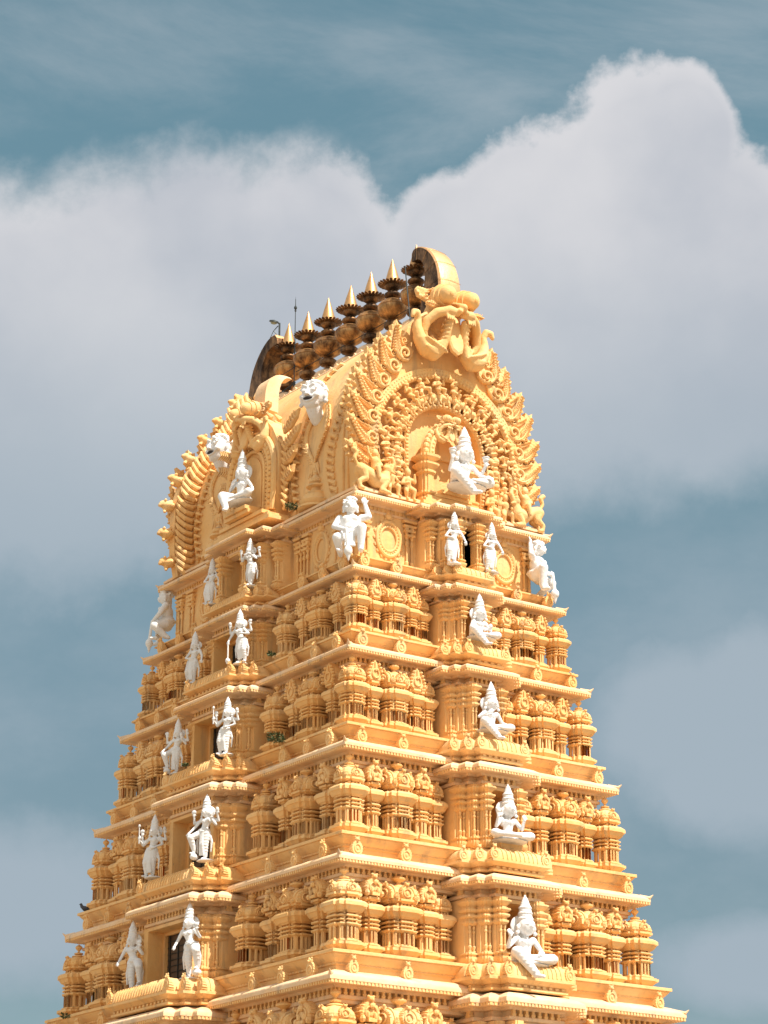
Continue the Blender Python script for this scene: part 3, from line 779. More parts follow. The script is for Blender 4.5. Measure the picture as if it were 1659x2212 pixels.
def beast(kind):
    m = MB()
    m.ball((0, -.02, .2), (.22, .13, .14)); m.ball((-.17, -.08, .27), (.12, .11, .12))
    for x in (-.13, .15):
        for y in (-.08, .05): m.limb((x, y, .15), .055, (x, y, .0), .045)
    if kind: m.chain([((-.26, -.1, .24), .055), ((-.31, -.12, .12), .04), ((-.27, -.14, .03), .03)]); m.ball((-.10, -.16, .27), (.07, .03, .09))
    else:
        m.ball((-.14, -.08, .30), (.15, .13, .15)); m.ball((-.26, -.1, .26), .06); m.chain([((.2, 0, .25), .03), ((.26, -.02, .36), .03), ((.2, -.04, .4), .04)])
    return remesh(m, 'carved_elephant' if kind else 'carved_lion', MP, .022, 1)
BEA = [beast(1), beast(0)]
def make_flame():
    """scroll at the root, then a pointed plume of leaf lobes sweeping up and out"""
    m = MB(); sp = []
    for i in range(18):
        t = i / 17; a = -pi * .5 + t * 2.5 * pi; r = .22 * (1 - t) ** .8 + .03
        sp.append((-.16 + r * cos(a), -.10 - .04 * t, -.08 + r * sin(a)))
    m.tube(sp, [.07 - .035 * i / 17 for i in range(18)], 7)
    def B(t):     # spine of the plume
        p0, p1, p2, p3 = (-.16, -.36), (.22, -.40), (.42, .02), (.66, .52)
        k = 1 - t
        return tuple(k ** 3 * p0[c] + 3 * k * k * t * p1[c] + 3 * k * t * t * p2[c] + t ** 3 * p3[c] for c in (0, 1))
    for o_, r0 in ((0, .07), (.09, .055), (.17, .045)):
        m.tube([(B(t)[0] - o_ * .5, -.10 + o_ * .1, B(t)[1] + o_ * .7) for t in (0, .15, .3, .45, .6, .75, .9)], [r0, r0, r0, r0, r0 * .9, r0 * .7, r0 * .4], 6)
    m.tube([(-.16, -.08, -.36), (-.40, -.07, -.2), (-.46, -.05, .1), (-.38, -.03, .34)], [.07, .06, .05, .02], 6)
    for k in range(9):
        t = .30 + k * .085; x, z = B(t); x2, z2 = B(min(1.0, t + .02)); d = math.atan2(z2 - z, x2 - x) if k < 8 else radians(60)
        for sd, L in ((-1, .23 - .016 * k), (1, .40 - .03 * k)):
            a = d + sd * radians(52 - 3 * k)
            m.tube([(x, -.10, z), (x + L * .5 * cos(a), -.15, z + L * .5 * sin(a)), (x + L * cos(a - sd * .35), -.08, z + L * sin(a - sd * .35))], [.04, .055, .008], 5)
            m.ball((x + L * .72 * cos(a - sd * .1), -.12, z + L * .72 * sin(a - sd * .1)), (.04, .05, .04), 6, 4)
    m.tube([(.5, -.1, .35), (.66, -.09, .6), (.76, -.05, .80)], [.06, .05, .005], 6)
    o = [(-.44, .34), (-.46, -.12), (-.24, -.42), (.14, -.44), (.38, -.26), (.52, -.22), (.50, -.06), (.70, .0), (.62, .14), (.82, .24), (.70, .36), (.86, .52), (.74, .60), (.80, .84), (.62, .74), (.48, .82), (.44, .64), (.26, .70), (.26, .52), (.08, .54), (.06, .38), (-.1, .26), (-.3, .36)]
    m.cur = 1
    m.plate(o, .14, T(0, -.06, 0))
    return m.mesh('flame_leaf', MP)
FLM = make_flame()

def monster(voxel=.032):
    """kirtimukha mask facing -y; mouth centre near the origin, about 2.8 high and 3.6 wide"""
    m = MB()
    m.ball((0, .45, .75), (.85, .45, .75), 20, 12)
    for sx in (-1, 1):
        # bulging eye: stepped lids round a blunt ball
        m.ball((sx * .52, .15, 1.2), .40, 16, 10)
        for a in range(-30, 220, 18): m.ball((sx * .54 + .50 * cos(radians(a)), .12, 1.24 + .50 * sin(radians(a))), (.055, .12, .055), 8, 5)
        # upper lip, rolling outward and curling at the corner
        m.chain([((sx * .16, -.60, .58), .15), ((sx * .50, -.58, .60), .19), ((sx * .92, -.35, .50), .19), ((sx * 1.20, -.12, .20), .18), ((sx * 1.30, 0, -.18), .16), ((sx * 1.16, .05, -.47), .13), ((sx * .94, 0, -.44), .09), ((sx * .90, -.05, -.30), .06)], seg=16)
        m.chain([((sx * .95, .15, .55), .20), ((sx * 1.36, .22, .33), .16), ((sx * 1.48, .25, -.1), .12)], seg=12)
        for k in range(4): m.limb((sx * (.36 + k * .10), -.62, .42), .055, (sx * (.36 + k * .10), -.66, .22), .035)
        # leaf ears and scrolled side crests
        for k in range(5):
            x0 = .85 + .11 * k
            m.chain([((sx * x0, .30, 1.25 + .03 * k), .08), ((sx * (x0 + .12), .26, 1.48 + .02 * k), .075), ((sx * (x0 + .06), .22, 1.66 + .0 * k), .05), ((sx * (x0 - .03), .2, 1.60), .035)], seg=8)
        m.ball((sx * 1.02, .15, 1.22), .09); m.ball((sx * 1.22, .18, 1.30), .08); m.ball((sx * 1.38, .2, 1.45), .07)
        m.chain([((sx * .14, -.72, .62), .12), ((sx * .15, -.80, .56), .10)])
        for k in range(6): m.chain([((sx * (.08 + k * .15), .24, 1.52 + .02 * k), .08), ((sx * (.10 + k * .16), .20, 1.74 - .03 * k), .06), ((sx * (.05 + k * .16), .18, 1.84 - .03 * k), .03)], seg=8)
    m.chain([((0, -.1, 1.15), .10), ((0, -.50, .95), .10), ((0, -.80, .74), .15)])
    m.box((0, .1, 1.42), (.12, .3, .5)); m.chain([((0, .12, 1.6), .12), ((0, .1, 1.92), .05)])
    return remesh(m, 'monster_face', MP, voxel, 1)
def swan(sx, voxel=.04):
    m = MB()
    m.chain([((sx * .34, -.45, .32), 0.143), ((sx * .40, -.35, -.05), 0.160), ((sx * .45, -.22, -.45), 0.176), ((sx * .60, -.12, -.80), 0.210), ((sx * .92, -.1, -1.02), 0.269), ((sx * 1.28, -.1, -.92), 0.302), ((sx * 1.55, -.08, -.58), 0.260), ((sx * 1.66, -.05, -.15), 0.185), ((sx * 1.62, -.05, .20), 0.139), ((sx * 1.72, -.12, .42), 0.134), ((sx * 1.92, -.16, .40), 0.118), ((sx * 2.0, -.18, .22), 0.076)], seg=14)
    for k in range(6): m.tube([(sx * (.43 + .012 * k), -.40 + .05 * k, .25 - .15 * k), (sx * (.43 + .012 * k) + .001, -.40 + .05 * k, .22 - .15 * k)], .235, 12)
    for k in range(6):
        a = k * .11; m.tube([(sx * (1.5 - a * .6), -.38, -.55 - a * .35), (sx * (1.2 - a), -.46, -.72 - a * .35), (sx * (.95 - a * .9), -.40, -.95 - a * .12)], [.05, .07, .03], 6)
        m.tube([(sx * .55, -.3, -.45 - a * .5), (sx * (.9 - a * .3), -.25, -.62 - a * .5), (sx * (1.0 - a * .3), -.2, -.4 - a * .5)], [.05, .06, .02], 6)
    for k in range(9):
        t = k / 8; m.tube([(sx * (.62 + .8 * t), -.34, -1.02 - .12 * sin(t * 3)), (sx * (.74 + .8 * t), -.44, -.84 - .06 * sin(t * 3))], [.045, .02], 5)
    return remesh(m, 'carved_swan', MP, voxel, 1)
ey = MB(); ey.lathe([(.43, 0), (.45, .22), (.44, .27), (.385, .275), (.39, .46), (.375, .50), (.325, .505), (.32, .62), (.27, .76), (.17, .85), (.08, .875), (.08, .90), (.02, .92)], 26)
EYE = ey.mesh('bulging_eye', MP, 30)
er = MB(); er.plate([(0, 0), (.14, .10), (.32, .13), (.50, .06), (.62, -.06), (.48, -.12), (.28, -.13), (.12, -.08)], .06, None, .1); er.tube([(.0, -.02, 0), (.3, -.03, .0), (.6, -.02, -.05)], .02, 5)
for k in range(5):
    for t in (-1, 1): er.tube([(.08 + .1 * k, -.015, 0), (.15 + .1 * k, -.02, t * .09)], .012, 4)
EAR = er.mesh('leaf_ear', MP)
def mask(parent, M, with_tongue=True):
    link('monster_face', MON, parent, M)
    for sx in (-1, 1):
        link('bulging_eye', EYE, parent, M @ T(sx * .50, -.02, 1.32) @ RZ(sx * .10) @ RX(radians(99)) @ S(1.05, 1.08, .95)); link('leaf_ear', EAR, parent, M @ T(sx * .80, -.32, .82) @ S(sx, 1, 1) @ RY(-.15))
    if with_tongue: link('tongue', TNG, parent, M)
MON = monster(); SWN = {1: swan(1), -1: swan(-1)}
mt = MB(); o = [(.26, .62), (.30, .2), (.34, -.2), (.34, -.55), (.24, -.85), (0, -1.0), (-.24, -.85), (-.34, -.55), (-.34, -.2), (-.30, .2), (-.26, .62)]
mt.plate(o, .16, T(0, -.35, 0) @ RX(radians(-8)), .15); TNG = mt.mesh('tongue', MP)

def yali():
    m = MB()
    m.chain([((.75, 0, .95), .24), ((.35, 0, .80), .26), ((-.05, 0, .55), .33), ((-.35, -.03, .62), .30), ((-.45, -.05, .95), .2)], seg=14)
    m.ball((-.50, -.1, 1.15), (.24, .2, .2)); m.chain([((-.66, -.15, 1.18), .1), ((-.78, -.16, 1.42), .09), ((-.70, -.16, 1.66), .08), ((-.52, -.16, 1.62), .06)])
    m.limb((-.62, -.2, 1.02), .08, (-.8, -.2, .98), .04)
    for sy in (-1, 1):
        m.chain([((-.35, sy * .16, .5), .17), ((-.15, sy * .2, .12), .11), ((-.5, sy * .2, .07), .09)])
        m.chain([((.75, sy * .13, .85), .22), ((.62, sy * .16, .5), .15), ((.92, sy * .16, .3), .10), ((.88, sy * .16, .06), .09), ((.74, sy * .16, .04), .09)])
    m.chain([((.9, 0, 1.05), .07), ((1.05, 0, 1.35), .08), ((.95, 0, 1.6), .1), ((1.08, 0, 1.72), .12)])
    m.ball((-.55, -.25, 1.28), .07)
    return remesh(m, 'carved_beast', MP, .035, 1)
def rider():
    m = MB()
    m.chain([((0, 0, .0), .14), ((0, -.03, .28), .16), ((0, 0, .42), .07)]); m.ball((0, -.03, .56), (.13, .13, .14)); m.ball((0, 0, .68), (.1, .1, .08))
    m.chain([((.1, -.05, -.02), .12), ((-.05, -.28, -.05), .10), ((.0, -.3, -.4), .07)])
    m.chain([((-.14, 0, .35), .07), ((-.32, -.08, .5), .055), ((-.38, -.1, .72), .05)]); m.chain([((.14, 0, .35), .07), ((.22, -.12, .14), .055), ((.02, -.22, .08), .05)])
    return remesh(m, 'carved_rider', MP, .03, 1)
YAL, RID = yali(), rider()

def horn_mesh(w0=.50, w1=.34):
    m = MB()
    outer = [(-5.95, 9.7), (-6.05, 10.6), (-6.0, 11.2), (-5.8, 11.8), (-5.4, 12.35), (-4.9, 12.72), (-4.45, 12.82), (-4.3, 12.66)]
    inner = [(-4.85, 9.7), (-5.02, 10.5), (-5.15, 11.1), (-5.18, 11.6), (-5.05, 12.0), (-4.80, 12.28), (-4.5, 12.36), (-4.28, 12.40)]
    # resample both edges smoothly
    def sm(P, k=4):
        r_ = []
        for i in range(len(P) - 1):
            p0, p1, p2, p3 = P[max(i - 1, 0)], P[i], P[i + 1], P[min(i + 2, len(P) - 1)]
            for j in range(k):
                t = j / k; r_.append(tuple(.5 * (2 * p1[c] + (p2[c] - p0[c]) * t + (2 * p0[c] - 5 * p1[c] + 4 * p2[c] - p3[c]) * t * t + (3 * p1[c] - p0[c] - 3 * p2[c] + p3[c]) * t ** 3) for c in (0, 1)))
        return r_ + [P[-1]]
    O, I = sm(outer), sm(inner); n = len(O); vs = []
    for i in range(n):
        w = w0 + (w1 - w0) * i / (n - 1)
        (oy, oz), (iy, iz) = O[i], I[i]
        e = .12
        vs += [(-w, iy, iz), (-w, oy + (iy - oy) * .06, oz + (iz - oz) * .06), (-w * .86, oy - .015, oz + .01), (0, oy - .05, oz + .03), (w * .86, oy - .015, oz + .01), (w, oy + (iy - oy) * .06, oz + (iz - oz) * .06), (w, iy, iz), (0, iy - .05, iz)]
    fs = []
    for i in range(n - 1):
        for k in range(8): fs.append((i * 8 + k, i * 8 + (k + 1) % 8, (i + 1) * 8 + (k + 1) % 8, (i + 1) * 8 + k))
    fs += [tuple(range(7, -1, -1)), tuple((n - 1) * 8 + k for k in range(8))]
    m.add(vs, fs)
    for i in range(2, n, 5):   # sheet seams
        w = (w0 + (w1 - w0) * i / (n - 1)) + .008
        m.tube([(-w, I[i][0], I[i][1]), (-w, O[i][0] - .01, O[i][1]), (-w * .8, O[i][0] - .035, O[i][1] + .02), (0, O[i][0] - .06, O[i][1] + .035), (w * .8, O[i][0] - .035, O[i][1] + .02), (w, O[i][0] - .01, O[i][1])], .006, 4)
    return m
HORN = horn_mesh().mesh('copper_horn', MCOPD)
HORN.materials.append(metal('pale_copper', (0.78, 0.47, 0.24), (0.50, 0.28, 0.13), (0.60, 0.36, 0.18), .40, .40, .66))
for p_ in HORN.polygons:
    if p_.center.x > -.46 and p_.normal.y < -.25 or (p_.normal.z > .35 and abs(p_.center.x) < .44): p_.material_index = 1  # outer and top faces take the paler copper, the rest the darker one

# two end gables
for end in (0, 1):
    M = TZ if end == 0 else TZ @ RZ(pi)
    gm = MB(); Y0 = -5.62
    # plate as a ring with recessed panel: build outer band between outline and inner opening
    inner = ring_path(1.52, 5.0, 2.9); inner = inner
    outer = gable_outline(.05)
    # bridge with the same count
    def rs(P, n):
        d = [0]
        for a, b in zip(P[:-1], P[1:]): d.append(d[-1] + math.dist(a, b))
        r_ = []
        for k in range(n):
            t = d[-1] * k / (n - 1); i = 0
            while i < len(d) - 2 and d[i + 1] < t: i += 1
            f = (t - d[i]) / (d[i + 1] - d[i]); r_.append((P[i][0] + (P[i + 1][0] - P[i][0]) * f, P[i][1] + (P[i + 1][1] - P[i][1]) * f))
        return r_
    N_ = 60; OP, IP = rs(outer, N_), rs(inner, N_)
    LY = [(OP, Y0)] + [(rs(ring_path(r_, zc_, 2.9), N_), y_) for r_, zc_, y_ in ((2.80, 4.75, Y0), (2.76, 4.75, Y0 + .30), (2.14, 4.83, Y0 + .30), (2.11, 4.84, Y0 - .04), (1.96, 4.87, Y0 - .04), (1.93, 4.88, Y0 + .16), (1.64, 4.96, Y0 + .16), (1.61, 4.97, Y0 - .03))] + [(IP, Y0 - .03), (IP, Y0 + .28)]
    vs = []; fs = []
    for P_, y_ in LY: vs += [(x, y_, z) for x, z in P_]
    vs += [(x, Y0 + .75, z) for x, z in OP]; nl = len(LY)
    for i in range(N_ - 1):
        for j in range(nl - 1): fs.append((j * N_ + i, j * N_ + i + 1, (j + 1) * N_ + i + 1, (j + 1) * N_ + i))
        fs.append((i, nl * N_ + i, nl * N_ + i + 1, i + 1))
    fs.append(tuple((nl - 1) * N_ + i for i in range(N_))); fs.append(tuple(j * N_ for j in range(nl + 1))); 
    gm.add(vs, fs)
    gable = ob('gable', gm, MP, tower, M)
    if end == 0: gable0 = gable
    if end == 0:
        def ringtube(name, r, y, rad, step, zc=4.75, base=3.0, mode='bead', mat=MP):
            m = MB(); P = ring_path(r, zc, base)
            m.tube([(x, y, z) for x, z in P], rad, 8, None, .7)
            for i, (x, z, nx, nz) in enumerate(resample(P, step)):
                a = math.atan2(nz, nx)
                if mode == 'bead': m.ball((x, y - rad * .55, z), (rad * .75,) * 3, 8, 5)
                elif mode == 'baluster':
                    k = 1.25 if i % 2 else .9
                    m.ball((x, y - .02, z), (step * .42, rad * k, rad * k * 1.15), 8, 6, None, Matrix.Rotation(-(a + pi / 2), 3, 'Y').to_quaternion())
            return ob(name, m, mat, gable, M=None)
        ringtube('bead_rim', 1.58, Y0 - .02, .09, .13, 5.0, 2.95)
        ringtube('baluster_band', 2.03, Y0 - .12, .11, .17, 4.85, 3.0, 'baluster')
        ringtube('dotted_band', 2.86, Y0 - .08, .10, .15, 4.75, 3.2)
        # flat studded outer band
        m = MB(); P = ring_path(3.0, 4.75, 3.2); 
        vs = []; 
        for x, z, nx, nz in resample(P, .2): vs += [(x - nx * .12, Y0 - .16, z - nz * .12), (x + nx * .12, Y0 - .16, z + nz * .12), (x + nx * .12, Y0 + .02, z + nz * .12), (x - nx * .12, Y0 + .02, z - nz * .12)]
        k = len(vs) // 4; m.add(vs, [(i * 4 + a, i * 4 + (a + 1) % 4, (i + 1) * 4 + (a + 1) % 4, (i + 1) * 4 + a) for i in range(k - 1) for a in range(4)])
        for x, z, nx, nz in resample(P, .13):
            for t in (-.06, .05): m.ball((x + nx * t, Y0 - .16, z + nz * t), .028, 5, 4)
        ob('studded_band', m, MP, gable)
        # dancing figures
        P = ring_path(2.14, 4.75, 3.6)
        for i, (x, z, nx, nz) in enumerate(resample(P, .56)):
            ang = math.atan2(nx, nz)
            if z < 4.7: ang *= .25      # the lower ones stand upright
            xx = x + (.30 * (1 if x > 0 else -1) if z < 4.7 else 0)
            if z < 4.7: ang = 0; z -= .2
            link('carved_dancer', DAN[(i * 7 + i // 3) % 4], gable, T(xx, Y0 - .10, z + .02) @ RY(ang) @ RZ(random.uniform(-.4, .4)) @ S(random.uniform(.95, 1.05), 1.3, .83))
        for sx in (-1, 1):
            link('carved_dancer', DAN[1], gable, T(sx * 2.35, Y0 - .25, 2.85) @ S(1.2, 1.2, 1.25)); link('carved_dancer', DAN[2], gable, T(sx * 1.72, Y0 - .3, 2.8) @ S(1.05, 1.2, 1.35))
        P = ring_path(1.62, 4.95, 3.3)
        for i, (x, z, nx, nz) in enumerate(resample(P, .44)):
            b_ = BEA[0 if nz > .35 else 1]
            ang = math.atan2(nx, nz)
            sgx = 1
            if abs(ang) > 1.3: ang *= .35; x += .17 * (1 if x > 0 else -1)
            link('carved_elephant' if b_ is BEA[0] else 'carved_lion', b_, gable, T(x, Y0 - .02, z + .02) @ RY(ang) @ S(.88 * (1 if x < 0 else -1), 1.3, .95))
        for sx in (-1, 1):
            link('carved_beast', YAL, gable, T(sx * 3.02, Y0 - .35, 2.78) @ S(sx * .80, .85, .78))
            link('carved_rider', RID, gable, T(sx * 3.08, Y0 - .38, 3.60) @ S(.92))
    # flame leaves round the arch
    fl = [(3.14, 4.05, 20), (3.18, 4.85, 24), (3.14, 5.62, 30), (2.98, 6.36, 38), (2.68, 7.04, 48), (2.26, 7.66, 58), (1.80, 8.22, 68)]
    for sx in (-1, 1):
        for (x, z, a) in fl:
            if end == 0: link('flame_leaf', FLM, gable, T(sx * (x * .985 + .02), Y0 + .02, z + .38) @ S(sx, 1, 1) @ RY(radians(-a + 60)) @ S(.5, 1.2, .5))
            link('flame_leaf', FLM, gable, T(sx * x, Y0 - .02, z) @ S(sx, 1, 1) @ RY(radians(-a + 36 + random.uniform(-4, 4))) @ S(.93 * random.uniform(.95, 1.05), 1.35, .93 * random.uniform(.94, 1.06)))
    # scalloped leaves on the back of the gable that show behind the vault
    if end == 1:
        m = MB(); oo = gable_outline(.05)
        for i, (x, z, nx, nz) in enumerate(resample(oo, .25)):
            tx, tz = -nz, nx
            if x > 0: pass
            sgn = 1 if x * 1 > 0 else -1
            p_in = (x - nx * .18, Y0 + .82, z - nz * .18); p_out = (x + nx * .78, Y0 + .55, z + nz * .78)
            up = .22
            ux, uz = (-nz, nx) if x > 0 else (nz, -nx)
            Lf = lambda r_, u_, y_: (x + nx * r_ + ux * u_, Y0 + y_, z + nz * r_ + uz * u_)
            m.tube([Lf(-.2, .20, .82), Lf(-.05, .06, .93), Lf(.18, -.06, 1.0), Lf(.42, -.04, .98), Lf(.60, .12, .9), Lf(.66, .30, .80), Lf(.56, .38, .74)], [.02, .06, .09, .10, .085, .05, .015], 8)
            m.tube([Lf(-.1, .26, .82), Lf(.12, .12, .95), Lf(.34, .12, .95), Lf(.46, .22, .86)], [.02, .045, .045, .015], 6)
        o3 = gable_outline(.72); nn = len(o3)
        m.plate(o3, .35, T(0, Y0 + .35, 0))
        ob('scalloped_leaf_band', m, MP, gable)
        m = MB(); m.ball((0, 0, 0), (.24, .3, .17)); m.ball((.22, -.05, .06), (.16, .16, .14)); m.ball((.34, -.05, .0), (.08, .09, .07)); m.chain([((.1, -.05, -.1), .1), ((.2, .05, -.25), .06)]); m.ball((.2, -.12, .19), .06); m.ball((.2, .1, .19), .06); m.chain([((.05, 0, .1), .1), ((-.1, 0, .22), .07)])
        mm = remesh(m, 'lion_boss', MP, .035, 1)
        for i, (x, z, nx, nz) in enumerate(resample(gable_outline(.85), 1.05)): link('lion_boss', mm, gable, T(x, Y0 + .45, z) @ RY(-math.atan2(nz, nx) * .8 if x > 0 else -math.atan2(nz, nx)))
    mask(gable, T(0, -6.0, 9.12) @ S(.86, 1, .92))
    for sx in (-1, 1): link('carved_swan', SWN[sx], gable, T(0, -6.0, 9.12) @ S(.84, 1, .92))
    link('copper_horn', HORN, gable)
# mouth backing behind the near mask
# pavilion in the near gable opening
pv = MB(); Y0 = -5.62
PVP = cross(.17, .2, .08, .1, .04)
for sx in (-1, 1):
    pv.M = T(sx * .86, -5.75, 2.78)
    pv.sweep(PVP, [(.1, 0), (.12, .1), (.06, .16), (.1, .24), (.1, .3), (.02, .34), (.02, .42), (.09, .46), (.09, .52), (0, .55), (0, 1.15), (.06, 1.2), (.06, 1.26), (.02, 1.3), (.05, 1.36), (.14, 1.46), (.14, 1.52), (.05, 1.56), (.05, 1.62), (.16, 1.72), (.17, 1.8), (.05, 1.86)], cap=True)
pv.M = Matrix.Identity(4)
ap = [(.72 * cos(radians(a)), -5.85, 4.75 + .85 * sin(radians(a))) for a in range(-10, 191, 10)]
pv.tube(ap, .13, 8); pv.tube([(x * 1.28, y + .1, 4.75 + (z - 4.75) * 1.22) for x, y, z in ap], .12, 8)
for i, (x, y, z) in enumerate(ap[1:-1]): pv.ball((x * 1.3, y - .02, 4.75 + (z - 4.75) * 1.24), (.11, .11, .13), 8, 5); pv.ball((x, y - .1, z), .06, 6, 4)
pv.plate([(.72 * cos(radians(a)), 4.75 + .85 * sin(radians(a))) for a in range(0, 181, 12)], (.1), T(0, -5.45, 0))
for z, w, d in ((2.82, 2.6, 1.35), (2.95, 2.3, 1.2), (3.08, 2.1, 1.1), (3.2, 1.5, 1.15), (3.32, 1.1, 1.35)): pv.box((0, -5.55, z), (w, d, .115))
ob('niche_pavilion', pv, MP, gable0, TZ @ T(0, 0, 0) if False else None)
mask(gable0, T(.0, -5.95, 5.55) @ S(.34)); 
for sx in (-1, 1): link('carved_swan', SWN[sx], gable0, T(0, -5.95, 5.55) @ S(.34))

# central gablet on the long side of the vault
ngM = TZ @ RZ(-pi / 2)
ng = MB(); wn_ = 1.5
ol = [(1.35, 3.2), (1.5, 3.8), (1.62, 4.6), (1.62, 5.3), (1.5, 5.9), (1.2, 6.4), (.8, 6.8), (.4, 7.0)]
ol = ol + [(-x, z) for x, z in reversed(ol)]
ng.plate(ol, 2.4, T(0, -3.95, 0))
ngo = ob('side_gablet', ng, MP, tower, ngM)
m = MB()
for r, y, rad in ((1.42, -4.0, .12), (1.12, -4.02, .08), (.85, -4.02, .07)):
    m.tube([(x, y, z) for x, z in ring_path(r, 5.0, 3.4)], rad, 8)
for x, z, nx, nz in resample(ring_path(1.27, 5.0, 3.4), .2): m.ball((x, -4.04, z), .10, 7, 5)
for x, z, nx, nz in resample(ring_path(1.0, 5.0, 3.4), .14): m.ball((x, -4.02, z), .06, 6, 4)
ob('carved_rim', m, MP, ngo)
for sx in (-1, 1):   # leaf fringe running round the flanks of the gablet
    m = MB()
    for k in range(15):
        z = 3.4 + k * .25; w_ = 1.62 if z < 5.4 else max(.6, 1.62 - (z - 5.4) * .8)
        for yy in (-3.7, -3.35): m.tube([(sx * w_, yy, z), (sx * (w_ + .17), yy - .05, z + .10), (sx * (w_ + .1), yy - .22, z + .25)], [.10, .10, .03], 6)
    m.tube([(sx * 1.68, -3.52, 3.3), (sx * 1.68, -3.52, 5.4), (sx * 1.2, -3.52, 6.2)], .06, 6)
    ob('leaf_fringe', m, MP, ngo)
nr = MB(); nr.plate([(.62 * cos(radians(a)), 4.9 + .75 * sin(radians(a))) for a in range(0, 181, 12)] + [(-.62, 3.7), (.62, 3.7)], .06, T(0, -4.0, 0))
nch = ob('shaded_niche', nr, MP, ngo)
for z, w, d in ((3.0, 3.5, 1.3), (3.14, 3.2, 1.2), (3.28, 2.7, 1.35), (3.44, 1.5, 1.7), (3.58, 1.35, 1.85)):
    m = MB(); m.box((0, -3.75, z), (w, d, .125))
    ob('seat_step', m, MP, ngo, smooth=0)
mask(ngo, T(0, -4.05, 6.5) @ S(.62, .8, .62))
for sx in (-1, 1): link('carved_swan', SWN[sx], ngo, T(0, -4.05, 6.5) @ S(.58, .7, .62))
m = MB(); cr = []
for i in range(12):
    t = i / 11; cr.append((0, -3.75 + 1.0 * t * t * t * 1.1, 7.45 + 1.45 * sin(t * pi * .5)))
wd = [.42 * (1 - (i / 11) ** 3) + .05 for i in range(12)]
vs = []
for (x, y, z), w_ in zip(cr, wd):
    q_ = .36 * (1 - .45 * (w_ < .3) * (1 - w_ / .3)); vs += [(-q_, y, z), (q_, y, z), (q_, y + w_ * 1.1 + .03, z - .05), (-q_, y + w_ * 1.1 + .03, z - .05)]
m.add(vs, [(i * 4 + a, i * 4 + (a + 1) % 4, (i + 1) * 4 + (a + 1) % 4, (i + 1) * 4 + a) for i in range(11) for a in range(4)] + [(3, 2, 1, 0), (44, 45, 46, 47)])
ob('plaster_horn', m, MK, ngo)
for sx in (-1, 1):   # large feathered wings beside the niche
    m = MB()
    for k, (z0, L_) in enumerate(((6.2, 1.1), (5.6, 1.2), (5.0, 1.0), (4.4, .8))):
        x0 = sx * 1.55
        o = [(0, -.12), (L_ * .4, -.22), (L_ * .8, -.1), (L_, .12), (L_ * .75, .2), (L_ * .35, .16), (0, .1)]
        Mx = T(x0, -3.8, z0) @ S(sx, 1, 1) @ RY(radians(-22)); m.plate(o, .12, Mx, .1)
        for j in range(6): m.tube([(L_ * (.1 + .13 * j), -.02, .0), (L_ * (.18 + .13 * j), -.05, .15)], [.035, .02], 5, Mx); m.tube([(L_ * (.1 + .13 * j), -.02, .0), (L_ * (.2 + .13 * j), -.05, -.17)], [.035, .02], 5, Mx)
    ob('feathered_wing', m, MP, ngo)
# scalloped crest along the ridge and its cream domes
m = MB()
for sx in (-1, 1):
    k = 26
    for i in range(k):
        y = -4.9 + 9.8 * (i + .5) / k
        m.plate([(-.2, 0), (.2, 0), (.0, .24)], .1, T(sx * .95, y, 9.50 + ZG) @ RZ(sx * pi / 2), 0)
    m.tube([(sx * 1.05, -5, 9.48 + ZG), (sx * 1.05, 5, 9.48 + ZG)], .07, 6); m.tube([(sx * 1.32, -5, 9.2 + ZG), (sx * 1.32, 5, 9.2 + ZG)], .06, 6)
ob('ridge_crest', m, MK, vault)
KY = [3.98 + .05 - 1.345 * i for i in range(7)]
dm = MB(); dm.lathe([(.55, 0), (.56, .12), (.48, .26), (.34, .36), (.2, .42)], 20); dmm = dm.mesh('finial_base', MK)
for y in KY: link('finial_base', dmm, vault, T(0, y, 9.94 + ZG))

# ------------------------------------------------------------------ copper finials
ks = MB(); ks.lathe([(.22, 0), (.20, .04), (.11, .08), (.10, .15), (.16, .17), (.30, .22), (.33, .30), (.32, .36), (.26, .42), (.14, .45), (.11, .50), (.13, .53), (.20, .56)], 24)
stem = ks.mesh('lower_bulb', MCOPD, 40)
ks = MB(); ks.lathe([(.18, .54), (.30, .60), (.46, .72), (.535, .88), (.545, .98), (.53, 1.02), (.545, 1.03), (.53, 1.06), (.44, 1.18), (.30, 1.28), (.18, 1.33), (.14, 1.36)], 32)
pot = ks.mesh('pot', MCOP, 50)
ks = MB(); ks.lathe([(.13, 1.34), (.13, 1.38), (.26, 1.42), (.30, 1.50), (.29, 1.54), (.22, 1.60), (.10, 1.64), (.10, 1.70)], 24)
neck = ks.mesh('upper_bulb', MCOPD, 50)
ks = MB(); ks.lathe([(.10, 1.68), (.20, 1.72), (.28, 1.80), (.29, 1.88), (.27, 1.93)], 24)
for k in range(22):
    a = 2 * pi * k / 22
    ks.add([(.27, -.035, 1.885), (.27, .035, 1.885), (.50, .055, 1.95), (.54, 0, 1.965), (.50, -.055, 1.95), (.27, -.035, 1.865), (.27, .035, 1.865), (.50, .055, 1.93), (.54, 0, 1.945), (.50, -.055, 1.93)], [(0, 1, 2, 3, 4), (9, 8, 7, 6, 5), (0, 5, 6, 1), (1, 6, 7, 2), (2, 7, 8, 3), (3, 8, 9, 4), (4, 9, 5, 0)], RZ(a))
ks.lathe([(.36, 1.90), (.385, 1.905), (.385, 1.925), (.36, 1.92)], 24)
petal = ks.mesh('petal_disc', MCOPD, 40)
ks = MB(); ks.lathe([(.25, 1.92), (.27, 1.96), (.265, 2.02), (.225, 2.2), (.16, 2.45), (.09, 2.68), (.035, 2.86), (.008, 2.95)], 28)
spire = ks.mesh('spire', MBR, 50)
